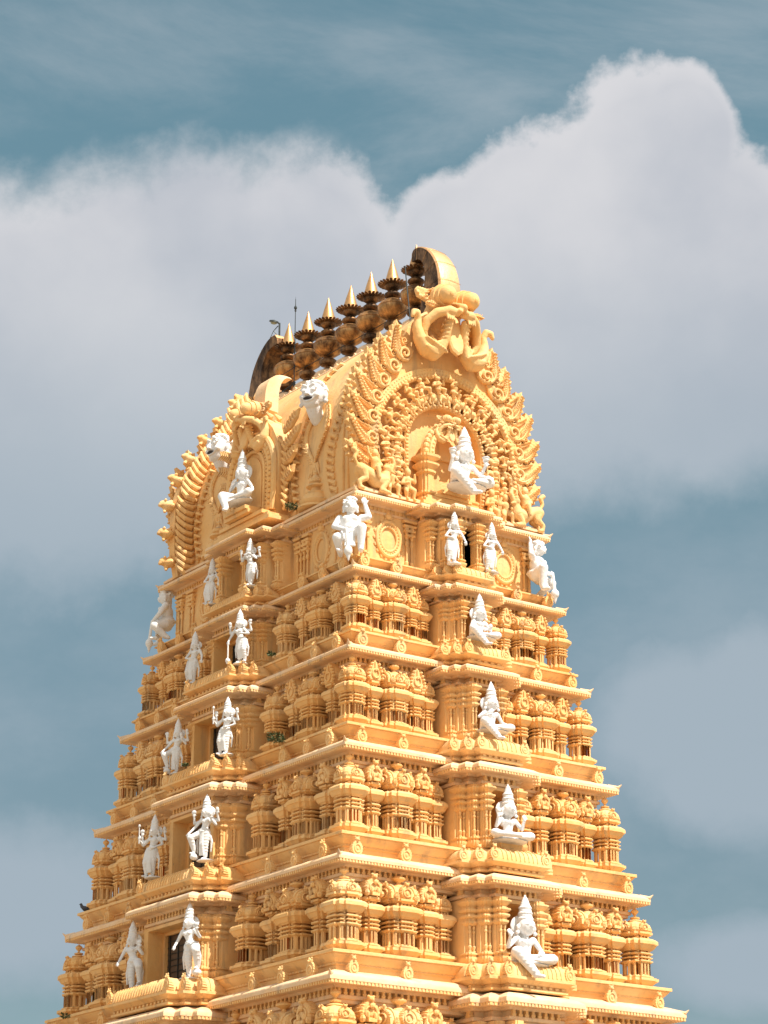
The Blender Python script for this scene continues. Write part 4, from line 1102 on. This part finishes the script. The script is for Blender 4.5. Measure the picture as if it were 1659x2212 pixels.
KL = ['copper finial at the far end of the ridge beside the dark curved horn', 'second copper finial from the far end, behind the thin lightning rod', 'third copper finial from the far end, above the grinning white head',
      'copper finial standing in the middle of the row of seven', 'third copper finial from the near golden horn', 'tall copper finial just left of the one under the golden horn', 'copper finial half hidden under the near golden horn']
for i, y in enumerate(KY):
    e = link('copper_finial', None, None, T(0, y, 10.36 + ZG) @ RX(random.uniform(-.02, .02)) @ RY(random.uniform(-.02, .02)) @ S(1.0, 1.0, .97), label=KL[i], category='finial', group='row of copper finials along the roof ridge')
    for nme, me in (('lower_bulb', stem), ('pot', pot), ('upper_bulb', neck), ('petal_disc', petal), ('spire', spire)): link(nme, me, e)
# lightning rod, lamp bracket, stay wires
rod = MB(); rod.tube([(0, 0, 0), (0.02, 0, 2.0), (0.03, 0, 3.75)], [.022, .018, .012], 6); rod.ball((.03, 0, 3.40), (.06, .06, .08)); rod.ball((.03, 0, 3.28), .04); rod.tube([(.03, 0, 3.4), (.03, 0, 3.85)], [.02, .003], 6); rod.lathe([(.09, -.02), (.09, .03), (.03, .05)], 10)
for a in (0.5, 2.6, 4.7): rod.tube([(.01, 0, .5), (.22 * cos(a), .22 * sin(a), -.05)], .012, 5)
ob('lightning_rod', rod, MIR, None, T(-.3, 3.15, 10.05 + ZG), label='thin dark lightning rod rising between the far finials', category='lightning rod')
lp = link('lamp', None, None, T(-.1, 4.5, 12.75 + ZG), label='small round lamp on a bracket at the tip of the far dark horn', category='lamp')
a_ = MB(); a_.tube([(0, 0, 0), (0, 0, .62)], .035, 6); a_.tube([(0, 0, .6), (-.12, .05, .66)], .03, 6); a_.tube([(0, 0, .05), (-.18, .12, .3), (-.05, .02, .5)], .02, 5); a_.tube([(-.18, .12, .3), (-.28, .2, .0)], .012, 5)
ob('bracket', a_, MIR, lp); b_ = MB(); b_.lathe([(.03, .04), (.17, .0), (.19, -.05), (.15, -.06)], 16, T(-.18, .1, .70) @ RX(.35)); hd = ob('lamp_hood', b_, MIR, lp)
b_ = MB(); b_.ball((-.18, .1, .64), (.14, .14, .07)); ob('lamp_glass', b_, MLAMP, lp)
wr = MB()
def sag(a, b, s_, r=.012):
    P = []
    for i in range(9):
        t = i / 8; P.append(tuple(a[c] + (b[c] - a[c]) * t - (s_ * 4 * t * (1 - t) if c == 2 else 0) for c in range(3)))
    wr.tube(P, r, 5)
sag((-.45, 5.6, 10.4), (-.2, 3.2, 10.5), .12, .02); sag((-.5, 5.0, 11.0), (-.3, 2.6, 11.1), .1, .015); sag((-.2, 3.2, 10.9), (.0, -3.9, 10.95), .03, .014); sag((-.7, -4.4, 12.1), (-.9, -5.0, 9.6), .05, .022)
ob('stay_wires', wr, MIR, None, TZ, label='thin dark stay wires strung through the row of copper finials', category='wire')

# ------------------------------------------------------------------ white statues
def crown(m, x, y, z, s=1.0):
    for (dz, r) in ((0, .12), (.05, .128), (.10, .11), (.15, .116), (.20, .10), (.25, .104), (.29, .082), (.33, .07), (.37, .058), (.41, .045), (.46, .02)): m.ball((x, y, z + dz * s), (r * s, r * s, .045 * s), 12, 6)
def head(m, x, y, z, s=1.0, tilt=0):
    m.ball((x, y, z), (.098 * s, .108 * s, .125 * s), 14, 9); m.ball((x, y - .03 * s, z - .07 * s), (.06 * s, .065 * s, .06 * s))
    m.ball((x, y - .115 * s, z - .015 * s), (.018 * s, .022 * s, .035 * s), 8, 5)
    for sx in (-1, 1):
        m.ball((x + sx * .036 * s, y - .092 * s, z + .018 * s), (.02 * s, .016 * s, .013 * s), 8, 5)
        m.ball((x + sx * .105 * s, y + .01 * s, z - .02 * s), (.022 * s, .03 * s, .05 * s), 8, 5); m.ball((x + sx * .115 * s, y + .01, z - .09 * s), .028 * s, 8, 5)
    m.ball((x, y - .098 * s, z - .058 * s), (.028 * s, .014 * s, .011 * s), 8, 5)
    m.ball((x, y + .10 * s, z + .02 * s), (.15 * s, .03 * s, .16 * s), 14, 8)
def hand(m, p, d, s=1.0, grip=False):
    """palm, four bent fingers of unequal length and a thumb"""
    p = Vector(p); d = Vector(d).normalized(); sd_ = d.cross(Vector((0, 1, 0)))
    if sd_.length < .2: sd_ = d.cross(Vector((1, 0, 0)))
    sd_.normalize(); nn_ = sd_.cross(d)
    m.ball(p + d * .035 * s, (.036 * s, .03 * s, .042 * s), 8, 6)
    for k, L_ in enumerate((.055, .07, .066, .048)):
        b = p + d * .06 * s + sd_ * (k - 1.5) * .021 * s; c = b + d * L_ * .55 * s + nn_ * .01 * s; e = c + (d * (.1 if grip else .5) + nn_ * (.6 if grip else .3)) * L_ * .8 * s
        m.chain([(b, .012 * s), (c, .011 * s), (e, .009 * s)], seg=6)
    b = p + sd_ * -.03 * s + d * .02 * s; m.chain([(b, .013 * s), (b + (sd_ * -.7 + d * .6) * .045 * s, .011 * s)], seg=6)
def torso(m, px, pz, cx, cz, fem=True, s=1.0):
    m.ball((px, 0, pz), (.15, .115, .11), 14, 9); m.chain([((px, 0, pz + .02), .115), (((px + cx) / 2, -.01, (pz + cz) / 2 - .02), .092), ((cx, -.01, cz - .02), .115)], seg=14)
    m.ball((cx, 0, cz), (.155, .095, .12), 14, 9)
    for sx in (-1, 1):
        m.ball((cx + sx * .155, .0, cz + .07), .06, 10, 6)
        m.ball((cx + sx * .06, -.085, cz - .01), (.058 if fem else .05, .05 if fem else .025, .055 if fem else .04), 10, 6)
    m.limb((cx, 0, cz + .08), .06, (cx, -.01, cz + .19), .048)
    m.tube([(cx + .10 * cos(a), -.11 * abs(sin(a)) - .01, cz + .04 - .10 * sin(a)) for a in [pi * i / 8 for i in range(9)]], .014, 6)
    m.tube([(px + .145 * cos(a), .11 * sin(a), pz + .06) for a in [2 * pi * i / 16 for i in range(17)]], .02, 6)
def arm(m, sh, el, wr_, d, prop=None, s=1.0):
    m.chain([(sh, .05), (el, .04), (wr_, .028)], seg=10); hand(m, wr_, d, 1.15, prop is not None)
    E, S_ = Vector(el), Vector(sh); c = S_.lerp(E, .55); m.ball(c, .05, 8, 6); m.ball(Vector(wr_), .036, 8, 6)
    p = Vector(wr_) + Vector(d).normalized() * .09
    if prop == 'bowl': m.ball(p + Vector((0, 0, .05)), (.06, .06, .04)); m.ball(p + Vector((0, 0, .10)), (.075, .075, .025)); m.limb(p, .02, p + Vector((0, 0, .05)), .02)
    if prop == 'disc': m.ball(p + Vector((0, 0, .06)), (.075, .025, .075))
    if prop == 'conch': m.ball(p + Vector((0, 0, .06)), (.05, .05, .085))
    if prop == 'club': m.tube([p + Vector((0, 0, .1)), Vector((p.x + .02, p.y - .03, .16))], [.022, .026], 8); m.ball((p.x + .02, p.y - .03, .12), (.075, .075, .10), 12, 8); m.ball((p.x + .02, p.y - .03, .02), .05)
    if prop == 'staff': m.tube([p + Vector((0, 0, -.25)), p + Vector((0, 0, .38))], .018, 6); m.ball(p + Vector((0, 0, .38)), (.04, .03, .07))
    if prop == 'flute': m.tube([p + Vector((-.16, 0, .02)), p + Vector((.2, 0, -.02))], .017, 6)
def pedestal(m): m.ball((0, 0, -.02), (.24, .2, .05), 16, 6)
def standing(kind, fem=True, voxel=.016):
    m = MB(); sw = {0: 1, 1: -1}[kind % 2]
    hx, cx_ = .05 * sw, -.035 * sw
    torso(m, hx, .94, cx_, 1.27, fem)
    hd_ = (cx_ + .015 * sw, -.02, 1.56); head(m, *hd_, 1.3); crown(m, hd_[0], .0, 1.67, 1.0)
    pose = kind % 6
    kneeup = pose in (3, 4)
    # weight leg
    L1 = [((hx - .075 * sw, 0, .9), .115), ((hx - .06 * sw, -.03, .5), .085), ((hx - .05 * sw, .0, .12), .055)]
    m.chain(L1, seg=14); m.chain([((hx - .05 * sw, -.02, .04), .045), ((hx - .06 * sw, -.15, .025), .035)], seg=10)
    if kneeup: L2 = [((hx + .09 * sw, 0, .9), .115), ((hx + .26 * sw, -.22, .72), .09), ((hx + .22 * sw, -.10, .30), .055)]; ft = (hx + .22 * sw, -.1, .24)
    else: L2 = [((hx + .085 * sw, 0, .9), .11), ((hx + .13 * sw, -.10, .5), .08), ((hx + (.02 if pose == 2 else .14) * sw, -.02, .12), .052)]; ft = (L2[2][0][0], -.03, .05)
    m.chain(L2, seg=14); m.chain([(ft, .045), ((ft[0] + .03 * sw, ft[1] - .13, ft[2] - .02), .034)], seg=10)
    if kneeup: m.ball((ft[0], ft[1], ft[2] - .12), (.1, .14, .11), 12, 7)
    for L_ in (L1, L2):   # cloth folds across both legs
        for k in range(7):
            t = (k + .5) / 7 * 1.7; i = int(t); f = t - i; a, b = Vector(L_[i][0]), Vector(L_[min(i + 1, 2)][0]); c = a.lerp(b, f); r = L_[i][1] + (L_[i + 1][1] - L_[i][1]) * f
            m.ball(c, (r + .014, r + .014, .022), 14, 5)
    if pose != 4:
        for k in range(4): m.tube([(hx + .02 * (k - 1.5), -.11, .93), (hx + .025 * (k - 1.5), -.13, .5), (hx + .035 * (k - 1.5), -.09, .14)], [.02, .026, .03], 6)
    for sx in (-1, 1): m.tube([(hx + sx * .15, .0, .95), (hx + sx * .22, .03, .6), (hx + sx * .2, .03, .25)], [.03, .035, .02], 6)   # sash ends
    m.ball((hx, -.11, .93), (.08, .04, .05))
    shL, shR = (cx_ - .17, 0, 1.33), (cx_ + .17, 0, 1.33)
    A_ = {0: [(shL, (-.30, -.04, 1.10), (-.33, -.14, .88), (0, -.2, -1), 'club'), (shR, (.30, -.02, 1.12), (.17, -.14, 1.12), (-1, -.2, .1), None)],
          1: [(shL, (-.28, -.03, 1.08), (-.12, -.15, 1.0), (1, 0, 0), None), (shR, (.30, -.04, 1.1), (.34, -.12, .9), (0, -.1, -1), None)],
          2: [(shL, (-.27, -.08, 1.12), (-.10, -.18, 1.34), (.8, -.1, .2), 'flute'), (shR, (.26, -.06, 1.15), (.10, -.17, 1.34), (-.5, -.2, .3), None)],
          3: [(shL, (-.30, -.06, 1.08), (-.36, -.24, .86), (0, -.3, -1), None), (shR, (.30, 0, 1.12), (.22, -.12, 1.30), (0, -.2, 1), 'conch')],
          4: [(shL, (-.30, -.02, 1.10), (-.25, -.25, .86), (.3, -.6, -.5), None), (shR, (.30, -.05, 1.12), (.30, -.2, 1.3), (0, -.2, 1), 'disc')],
          5: [(shL, (-.32, 0, 1.12), (-.36, -.15, 1.3), (0, -.2, 1), 'staff'), (shR, (.26, .02, 1.1), (.10, -.15, .98), (-1, 0, 0), None)]}[pose]
    for a in A_: arm(m, *a)
    if kind % 3 != 1:
        arm(m, (cx_ - .16, .04, 1.33), (-.36, .03, 1.24), (-.35, -.02, 1.46), (0, -.1, 1), 'disc' if kind % 2 else 'conch'); arm(m, (cx_ + .16, .04, 1.33), (.36, .03, 1.24), (.35, -.02, 1.46), (0, -.1, 1), 'conch' if kind % 2 else 'disc')
    pedestal(m)
    return remesh(m, 'statue_body', MW, voxel, 1)
def seated(kind, voxel=.014, lowleg=True):
    m = MB(); torso(m, 0, .12, .02, .47, True)
    head(m, .03, -.04, .79, 1.5); crown(m, .03, -.01, .90, 1.12)
    m.chain([((.11, 0, .09), .14), ((.37, -.24, .12), .115)], seg=14); m.chain([((.37, -.24, .11), .09), ((.10, -.36, .05), .06)], seg=12); m.chain([((.08, -.38, .04), .04), ((-.05, -.40, .04), .032)])
    if lowleg: m.chain([((-.11, 0, .09), .14), ((-.33, -.32, .19), .115), ((-.10, -.48, -.26), .07)], seg=14); m.chain([((-.10, -.49, -.30), .055), ((-.06, -.64, -.34), .04)])
    else: m.chain([((-.11, 0, .09), .125), ((-.44, -.26, .11), .095)], seg=14); m.chain([((-.44, -.26, .10), .085), ((.0, -.46, .05), .06)], seg=12)
    for k in range(6):
        t = (k + .5) / 6; c = Vector((.11, 0, .09)).lerp(Vector((.37, -.24, .12)), t); m.tube([c - Vector((.012, -.008, 0)), c + Vector((.012, -.008, 0))], .135 - .03 * t, 14)
        e = Vector((-.33, -.32, .19) if lowleg else (-.44, -.26, .11)); c = Vector((-.11, 0, .09)).lerp(e, t); d = (e - Vector((-.11, 0, .09))).normalized() * .012; m.tube([c - d, c + d], .135 - .03 * t, 14)
        if lowleg: c = e.lerp(Vector((-.10, -.48, -.26)), t); m.tube([c - Vector((.0, 0, .012)), c + Vector((0, 0, .012))], .118 - .04 * t, 14)
    sl_, sr = (-.15, 0, .54), (.19, 0, .54)
    P = {0: [(sl_, (-.30, -.05, .33), (-.32, -.16, .58), (0, -.1, 1), 'bowl'), (sr, (.33, -.05, .34), (.36, -.18, .55), (0, -.1, 1), 'bowl'), (sr, (.32, -.08, .32), (.30, -.30, .22), (.2, -.6, -.3), None)],
         1: [(sl_, (-.28, -.05, .33), (-.30, -.16, .56), (0, -.1, 1), 'conch'), (sr, (.30, -.08, .32), (.24, -.26, .50), (0, -.1, 1), None)],
         2: [(sl_, (-.30, -.03, .38), (-.14, -.18, .50), (.6, -.2, .5), None), (sr, (.32, .02, .32), (.42, -.12, .22), (.3, -.5, -.4), None)],
         3: [(sl_, (-.27, -.08, .30), (-.02, -.24, .26), (1, -.2, -.1), None), (sr, (.28, -.1, .30), (.16, -.28, .26), (-.3, -.5, 0), 'conch')],
         4: [(sl_, (-.32, -.02, .34), (-.36, -.16, .54), (-.2, -.1, 1), None), (sr, (.30, -.04, .32), (.22, -.22, .24), (-.5, -.4, -.2), None)]}[kind]
    for a in P: arm(m, *a)
    m.ball((0, .08, .56), (.17, .05, .2)); m.tube([(-.02, -.12, .55), (.02, -.14, .40), (.06, -.12, .55)], .014, 6)
    return remesh(m, 'statue_body', MW, voxel, 1)
def seat_mesh():
    m = MB(); n = 44; rim = []
    for i in range(n): a = 2 * pi * i / n; k = 1 + .05 * (i % 2); rim.append((.38 * k * cos(a) * .95, .27 * k * sin(a)))
    m.add([(x * .86, y * .86 - .08, .02) for x, y in rim] + [(x, y - .10, -.03) for x, y in rim] + [(x * .85, y * .85 - .06, -.065) for x, y in rim] + [(x * .6, y * .6 - .02, -.08) for x, y in rim],
          [(j * n + i, j * n + (i + 1) % n, (j + 1) * n + (i + 1) % n, (j + 1) * n + i) for j in range(3) for i in range(n)] + [tuple(range(n - 1, -1, -1)), tuple(3 * n + i for i in range(n))])
    return m.mesh('lotus_seat', MW, 30)
SEAT = seat_mesh()
def dwarf(kind, voxel=.022):
    """stocky squatting guardian: big curly head, moustache, one arm raised to the eave, club between the knees"""
    m = MB(); sx = 1 if kind % 2 == 0 else -1
    m.ball((0, 0, .72), (.30, .27, .26), 16, 10); m.ball((0, -.04, 1.02), (.33, .25, .30), 16, 10); m.ball((0, -.14, .86), (.22, .18, .18), 14, 9)
    m.ball((.13, -.22, 1.12), (.12, .07, .10)); m.ball((-.13, -.22, 1.12), (.12, .07, .10)); m.limb((0, 0, 1.25), .12, (0, -.04, 1.38), .11)
    H = (0, -.08, 1.56); m.ball(H, (.20, .21, .23), 16, 11); m.ball((0, -.13, 1.44), (.14, .12, .10)); m.ball((0, -.30, 1.53), (.04, .05, .07))
    for s_ in (-1, 1):
        m.ball((s_ * .075, -.26, 1.60), (.04, .03, .03)); m.ball((s_ * .08, -.265, 1.66), (.06, .03, .02)); m.chain([((0, -.29, 1.46), .03), ((s_ * .09, -.27, 1.45), .028), ((s_ * .15, -.24, 1.49), .018)]); m.ball((s_ * .21, -.04, 1.52), (.04, .06, .09)); m.ball((s_ * .21, -.04, 1.40), .045)
    rnd = random.Random(3)
    for i in range(46):
        a = rnd.uniform(0, 2 * pi); e = rnd.uniform(.05, pi / 2); y = -.06 + .23 * sin(a) * cos(e); z = 1.60 + .24 * sin(e)
        if y < -.2 and z < 1.72: continue
        m.ball((.23 * cos(a) * cos(e), y, z), .055, 7, 5)
    # kneeling leg and raised leg
    m.chain([((sx * .16, -.02, .62), .19), ((sx * .36, -.36, .78), .15), ((sx * .33, -.30, .22), .10), ((sx * .33, -.32, .10), .08)], seg=14); m.chain([((sx * .33, -.34, .07), .075), ((sx * .36, -.52, .06), .055)])
    m.chain([((-sx * .16, -.02, .60), .19), ((-sx * .38, -.34, .48), .15), ((-sx * .30, .0, .14), .10), ((-sx * .30, .12, .08), .07)], seg=14)
    m.chain([((-sx * .30, -.30, .07), .07), ((-sx * .36, -.46, .06), .05)])
    # arms
    m.chain([((sx * .33, 0, 1.20), .115), ((sx * .56, -.05, 1.22), .09), ((sx * .44, .02, 1.62), .065)], seg=12); hand(m, (sx * .44, .02, 1.64), (-sx * .3, 0, 1), 2.0)
    m.chain([((-sx * .33, 0, 1.20), .115), ((-sx * .48, -.14, .90), .09), ((-sx * .18, -.42, .72), .065)], seg=12); hand(m, (-sx * .18, -.42, .72), (sx * .6, -.4, -.4), 2.0, True)
    m.tube([(-sx * .10, -.48, .75), (-sx * .04, -.56, .12)], [.05, .055], 10); m.ball((-sx * .03, -.57, -.02), (.13, .13, .16), 14, 9); m.tube([(-sx * .03, -.57, -.1), (-sx * .02, -.58, -.36)], [.09, .01], 8)
    m.tube([(.3 * cos(a), -.27 * abs(sin(a)) + .02, 1.20 - .2 * sin(a)) for a in [pi * i / 10 for i in range(11)]], .03, 8); m.ball((0, -.27, .95), (.05, .03, .07))
    m.tube([(.3 * cos(a), .27 * sin(a), .72) for a in [2 * pi * i / 16 for i in range(17)]], .045, 8)
    for k in range(5): m.tube([((k - 2) * .05, -.26, .68), ((k - 2) * .07, -.33, .2)], [.035, .045], 6)
    for (a, b, r) in (((sx * .16, -.02, .62), (sx * .36, -.36, .78), .18),): 
        for k in range(3): c = Vector(a).lerp(Vector(b), .3 + .2 * k); m.ball(c, (r, r, r), 10, 6)
    return remesh(m, 'statue_body', MW, voxel, 1)

STG = 'white standing statues on the long face'
def statue(name, me, M, label, cat, group=None, seat=None):
    if name in ('seated_statue', 'standing_statue'): M = M @ S(1.3, 1.2, 1)
    o = link(name, me, None, TZ @ M, label=label, category=cat)
    if group: o['group'] = group
    if seat: link('lotus_seat', SEAT, o)
    return o
# seated on the short face
statue('seated_statue', seated(0, .012), T(.02, -6.62, 3.42) @ RZ(radians(-2)) @ S(1.48), 'large white seated goddess with four arms in the arched gable niche', 'statue', 'white seated statues', True)
ST = [(3, -7.50, -1.98, 1.04, 'small white seated statue, both hands in its lap, nearest below the small window'),
      (2, -8.02, -5.12, 1.12, 'white seated statue, one hand at its chest, second seated one below the small window'),
      (1, -8.78, -8.70, 1.22, 'white cross-legged seated statue with two raised hands and no leg hanging down'),
      (4, -9.50, -12.55, 1.44, 'lowest white seated statue, on the right face, one leg hanging')]
for kd, y, z, s_, lab in ST:
    statue('seated_statue', seated(kd, .014, kd != 1), T(-.10, y, z) @ RZ(radians(-3)) @ S(s_), lab, 'statue', 'white seated statues', True)
    b_ = MB()
    yb = -y
    for dz, w_, d_ in ((-.14, .72, .50), (-.26, .58, .62), (-.38, .66, .80)): b_.box((0, .0, dz * s_), (w_ * s_, d_ * s_, .12 * s_ + .02), None, .85)
    k_ = [k for k in 'ABCDEF' if LV[k][2] > z][-1]
    ob('statue_plinth', b_, MP, STORE[k_], TZ @ T(0, y + .20, z))
statue('seated_statue', seated(2, .014), T(-4.45, -.05, 3.95) @ RZ(-pi / 2 + .25) @ S(1.22, .95, 1.3), 'white seated statue before the niche on the left side of the vault', 'statue', 'white seated statues', True)
# standing pair at the window of the right face
stand_mesh = {}
def st(kind, fem=True):
    if (kind, fem) not in stand_mesh: stand_mesh[(kind, fem)] = standing(kind, fem)
    return stand_mesh[(kind, fem)]
statue('standing_statue', st(7), T(-.76, -7.12, .52) @ RZ(radians(-12)) @ S(.83), 'white standing statue left of the small window on the right face', 'statue', 'white standing statues by the window')
statue('standing_statue', st(1), T(.76, -7.12, .52) @ RZ(radians(-8)) @ S(.80), 'white standing statue right of the small window on the right face', 'statue', 'white standing statues by the window')
SD = [(-4.75, 1.22, .60, .78, 2, 7, 'first'), (-5.22, 1.45, -2.20, .86, 0, 1, 'second'), (-5.72, 1.55, -5.32, .88, 5, 9, 'third'), (-6.45, 1.62, -8.82, .97, 3, 5, 'fourth'), (-7.0, 1.75, -12.55, 1.08, 4, 10, 'fifth')]
poses = {2: 'playing a flute', 7: 'with one hand at the waist', 0: 'leaning on a club', 1: 'with one hand at the waist', 5: 'raising a staff', 9: 'with one knee raised', 3: 'with one knee raised high', 4: 'with one knee lifted', 10: 'bending one knee'}
for x, y, z, s_, ka, kb, nm in SD:
    statue('standing_statue', st(ka), T(x, -y, z) @ RZ(-pi / 2 + radians(24)) @ S(s_), 'white statue %s, right of the %s doorway down' % (poses[ka], nm), 'statue', STG)
    statue('standing_statue', st(kb), T(x, y, z) @ RZ(-pi / 2 + radians(26)) @ S(s_ * .98), 'white statue %s, left of %s doorway down' % (poses[kb], nm), 'statue', STG)
DWG = 'squatting white guardians at the corners of the top storey'
D0, D1 = dwarf(0), dwarf(1)
statue('guardian_statue', D0, T(-4.05, -6.05, .42) @ RZ(radians(-38)) @ S(1.06), 'white squatting guardian with moustache and club on the near corner', 'statue', DWG)
statue('guardian_statue', D1, T(3.42, -6.12, .50) @ RZ(radians(32)) @ S(1.16, 1.08, 1.02), 'white squatting guardian at the right end of the top storey', 'statue', DWG)
statue('guardian_statue', D1, T(-3.72, 5.95, .60) @ RZ(radians(-130)) @ S(1.06), 'white squatting guardian at the left end of the top storey', 'statue', DWG)
# grinning heads
def grin():
    m = MB(); m.ball((0, 0, 0), (.40, .42, .46), 24, 16); m.ball((0, -.10, -.26), (.28, .28, .24), 18, 12)
    m.chain([((0, .05, -.35), .27), ((0, .16, -.52), .25), ((0, .34, -.66), .24)], seg=16)
    for s_ in (-1, 1):
        m.ball((s_ * .16, -.36, .08), (.105, .08, .085), 14, 9); m.tube([(s_ * .16 + .14 * cos(a), -.37, .08 + .12 * sin(a)) for a in [radians(x) for x in range(10, 171, 20)]], .03, 7)
        m.chain([((s_ * .05, -.40, .22), .035), ((s_ * .18, -.40, .28), .04), ((s_ * .31, -.30, .20), .025)]); m.ball((s_ * .24, -.30, -.10), (.12, .10, .10), 12, 8)
        m.ball((s_ * .43, .02, -.02), (.07, .11, .17), 12, 8); m.ball((s_ * .45, .0, -.22), .08)
        m.ball((s_ * .065, -.47, -.10), (.05, .05, .045))
    m.chain([((0, -.38, .14), .05), ((0, -.48, -.04), .065)]); m.ball((0, -.50, -.09), (.07, .07, .06))
    m.tube([(.20 * cos(a) , -.40 + .05 * abs(cos(a)), -.22 + .085 * sin(a) + .05 * cos(a) ** 2) for a in [2 * pi * i / 18 for i in range(19)]], .034, 7)
    rnd = random.Random(5)
    for i in range(90):
        a = rnd.uniform(0, 2 * pi); e = rnd.uniform(.12, pi / 2); y = .0 + .43 * sin(a) * cos(e); z = .12 + .40 * sin(e)
        if y < -.22 and z < .34: continue
        if y < -.05 and z < .2: continue
        m.ball((.43 * cos(a) * cos(e), y, z), .075, 7, 5)
    return remesh(m, 'grinning_head', MW, .022, 1)
GR = grin(); mo = MB(); mo.ball((0, -.40, -.21), (.175, .05, .055), 14, 7); MO = mo.mesh('open_mouth', MMOUTH, 60)  # open mouth drawn as a plain dark ellipsoid
for y, rz, lab in ((-2.95, -62, 'white grinning head high on the vault, just below the copper finials'), (3.05, -84, 'white grinning head in profile farther along the vault, left of the side niche')):
    h_ = statue('grinning_head', GR, T(-3.45, y, 7.05) @ RZ(radians(rz)) @ RX(radians(-4)) @ S(1.04), lab, 'sculpted head', 'white grinning heads on the vault'); link('open_mouth', MO, h_)

# ------------------------------------------------------------------ pigeon, plants
bd = MB()
bd.chain([((.1, 0, .12), .075), ((0, 0, .14), .085), ((-.10, 0, .20), .05), ((-.12, 0, .27), .042)]); bd.chain([((.1, 0, .1), .05), ((.27, 0, .03), .025)]); bd.limb((-.15, 0, .27), .02, (-.19, 0, .26), .008)
for sy in (-1, 1): bd.limb((0, sy * .03, .06), .012, (0, sy * .03, 0), .01); bd.ball((.05, sy * .07, .14), (.13, .02, .055))
bme = remesh(bd, 'pigeon', MBIRD, .012, 1)
link('pigeon', bme, None, TZ @ T(-5.50, 7.86, LV['E'][2] + .79) @ RZ(radians(-30)) @ S(1.1), label='dark pigeon perched on the left end of a ledge', category='bird')
def tuft(seed, n_, r):
    rnd = random.Random(seed); m = MB()
    for i in range(n_):
        a = rnd.uniform(0, 2 * pi); d = r * rnd.random() ** .5; x, y, z = d * cos(a), d * sin(a) * .6, rnd.random() * r * .8; s_ = rnd.uniform(.03, .06); t1, t2 = rnd.uniform(-1, 1), rnd.uniform(-1, 1)
        m.add([(-s_, 0, 0), (0, -s_ * .5, 0), (s_, 0, .01), (0, s_ * .5, 0)], [(0, 1, 2, 3)], T(x, y, z) @ RX(t1) @ RY(t2) @ RZ(a))
    for i in range(5):
        a = i * 1.3; m.tube([(0, 0, -.02), (r * .5 * cos(a), r * .3 * sin(a), r * .5)], [.008, .004], 4)
    return m.mesh('ledge_weed', MGR, 0, recalc=False)
for (x, y, z, r, n_, lab) in ((-5.55, -4.2, LV['D'][2] + .66, .32, 260, 'green weed growing on the ledge of the third tier, left face'), (-5.0, -3.0, LV['C'][2] + .55, .16, 90, 'tiny weed on a ledge beside the second doorway'),
                              (-4.15, -2.75, 2.95, .26, 160, 'green weed at the foot of the vault beside its niche'), (-6.9, -1.0, LV['D'][2] + .35, .12, 60, 'tiny weed on the barrel crest of the third tier'),
                              (-6.75, 6.6, LV['F'][2] + .6, .2, 80, 'weed among small shrines low on the left edge')):
    link('ledge_weed', tuft(int(n_), n_, r), None, TZ @ T(x, y, z), label=lab, category='weed', group='weeds on the ledges')
an = MB(); an.tube([(0, 0, 0), (0, 0, .5)], .012, 5); an.ball((0, 0, .0), .04)
ob('wire_spike', an, MIR, None, TZ @ T(-4.9, 7.7, -7.0), label='short thin rod standing on a small shrine under the left cornice', category='rod')
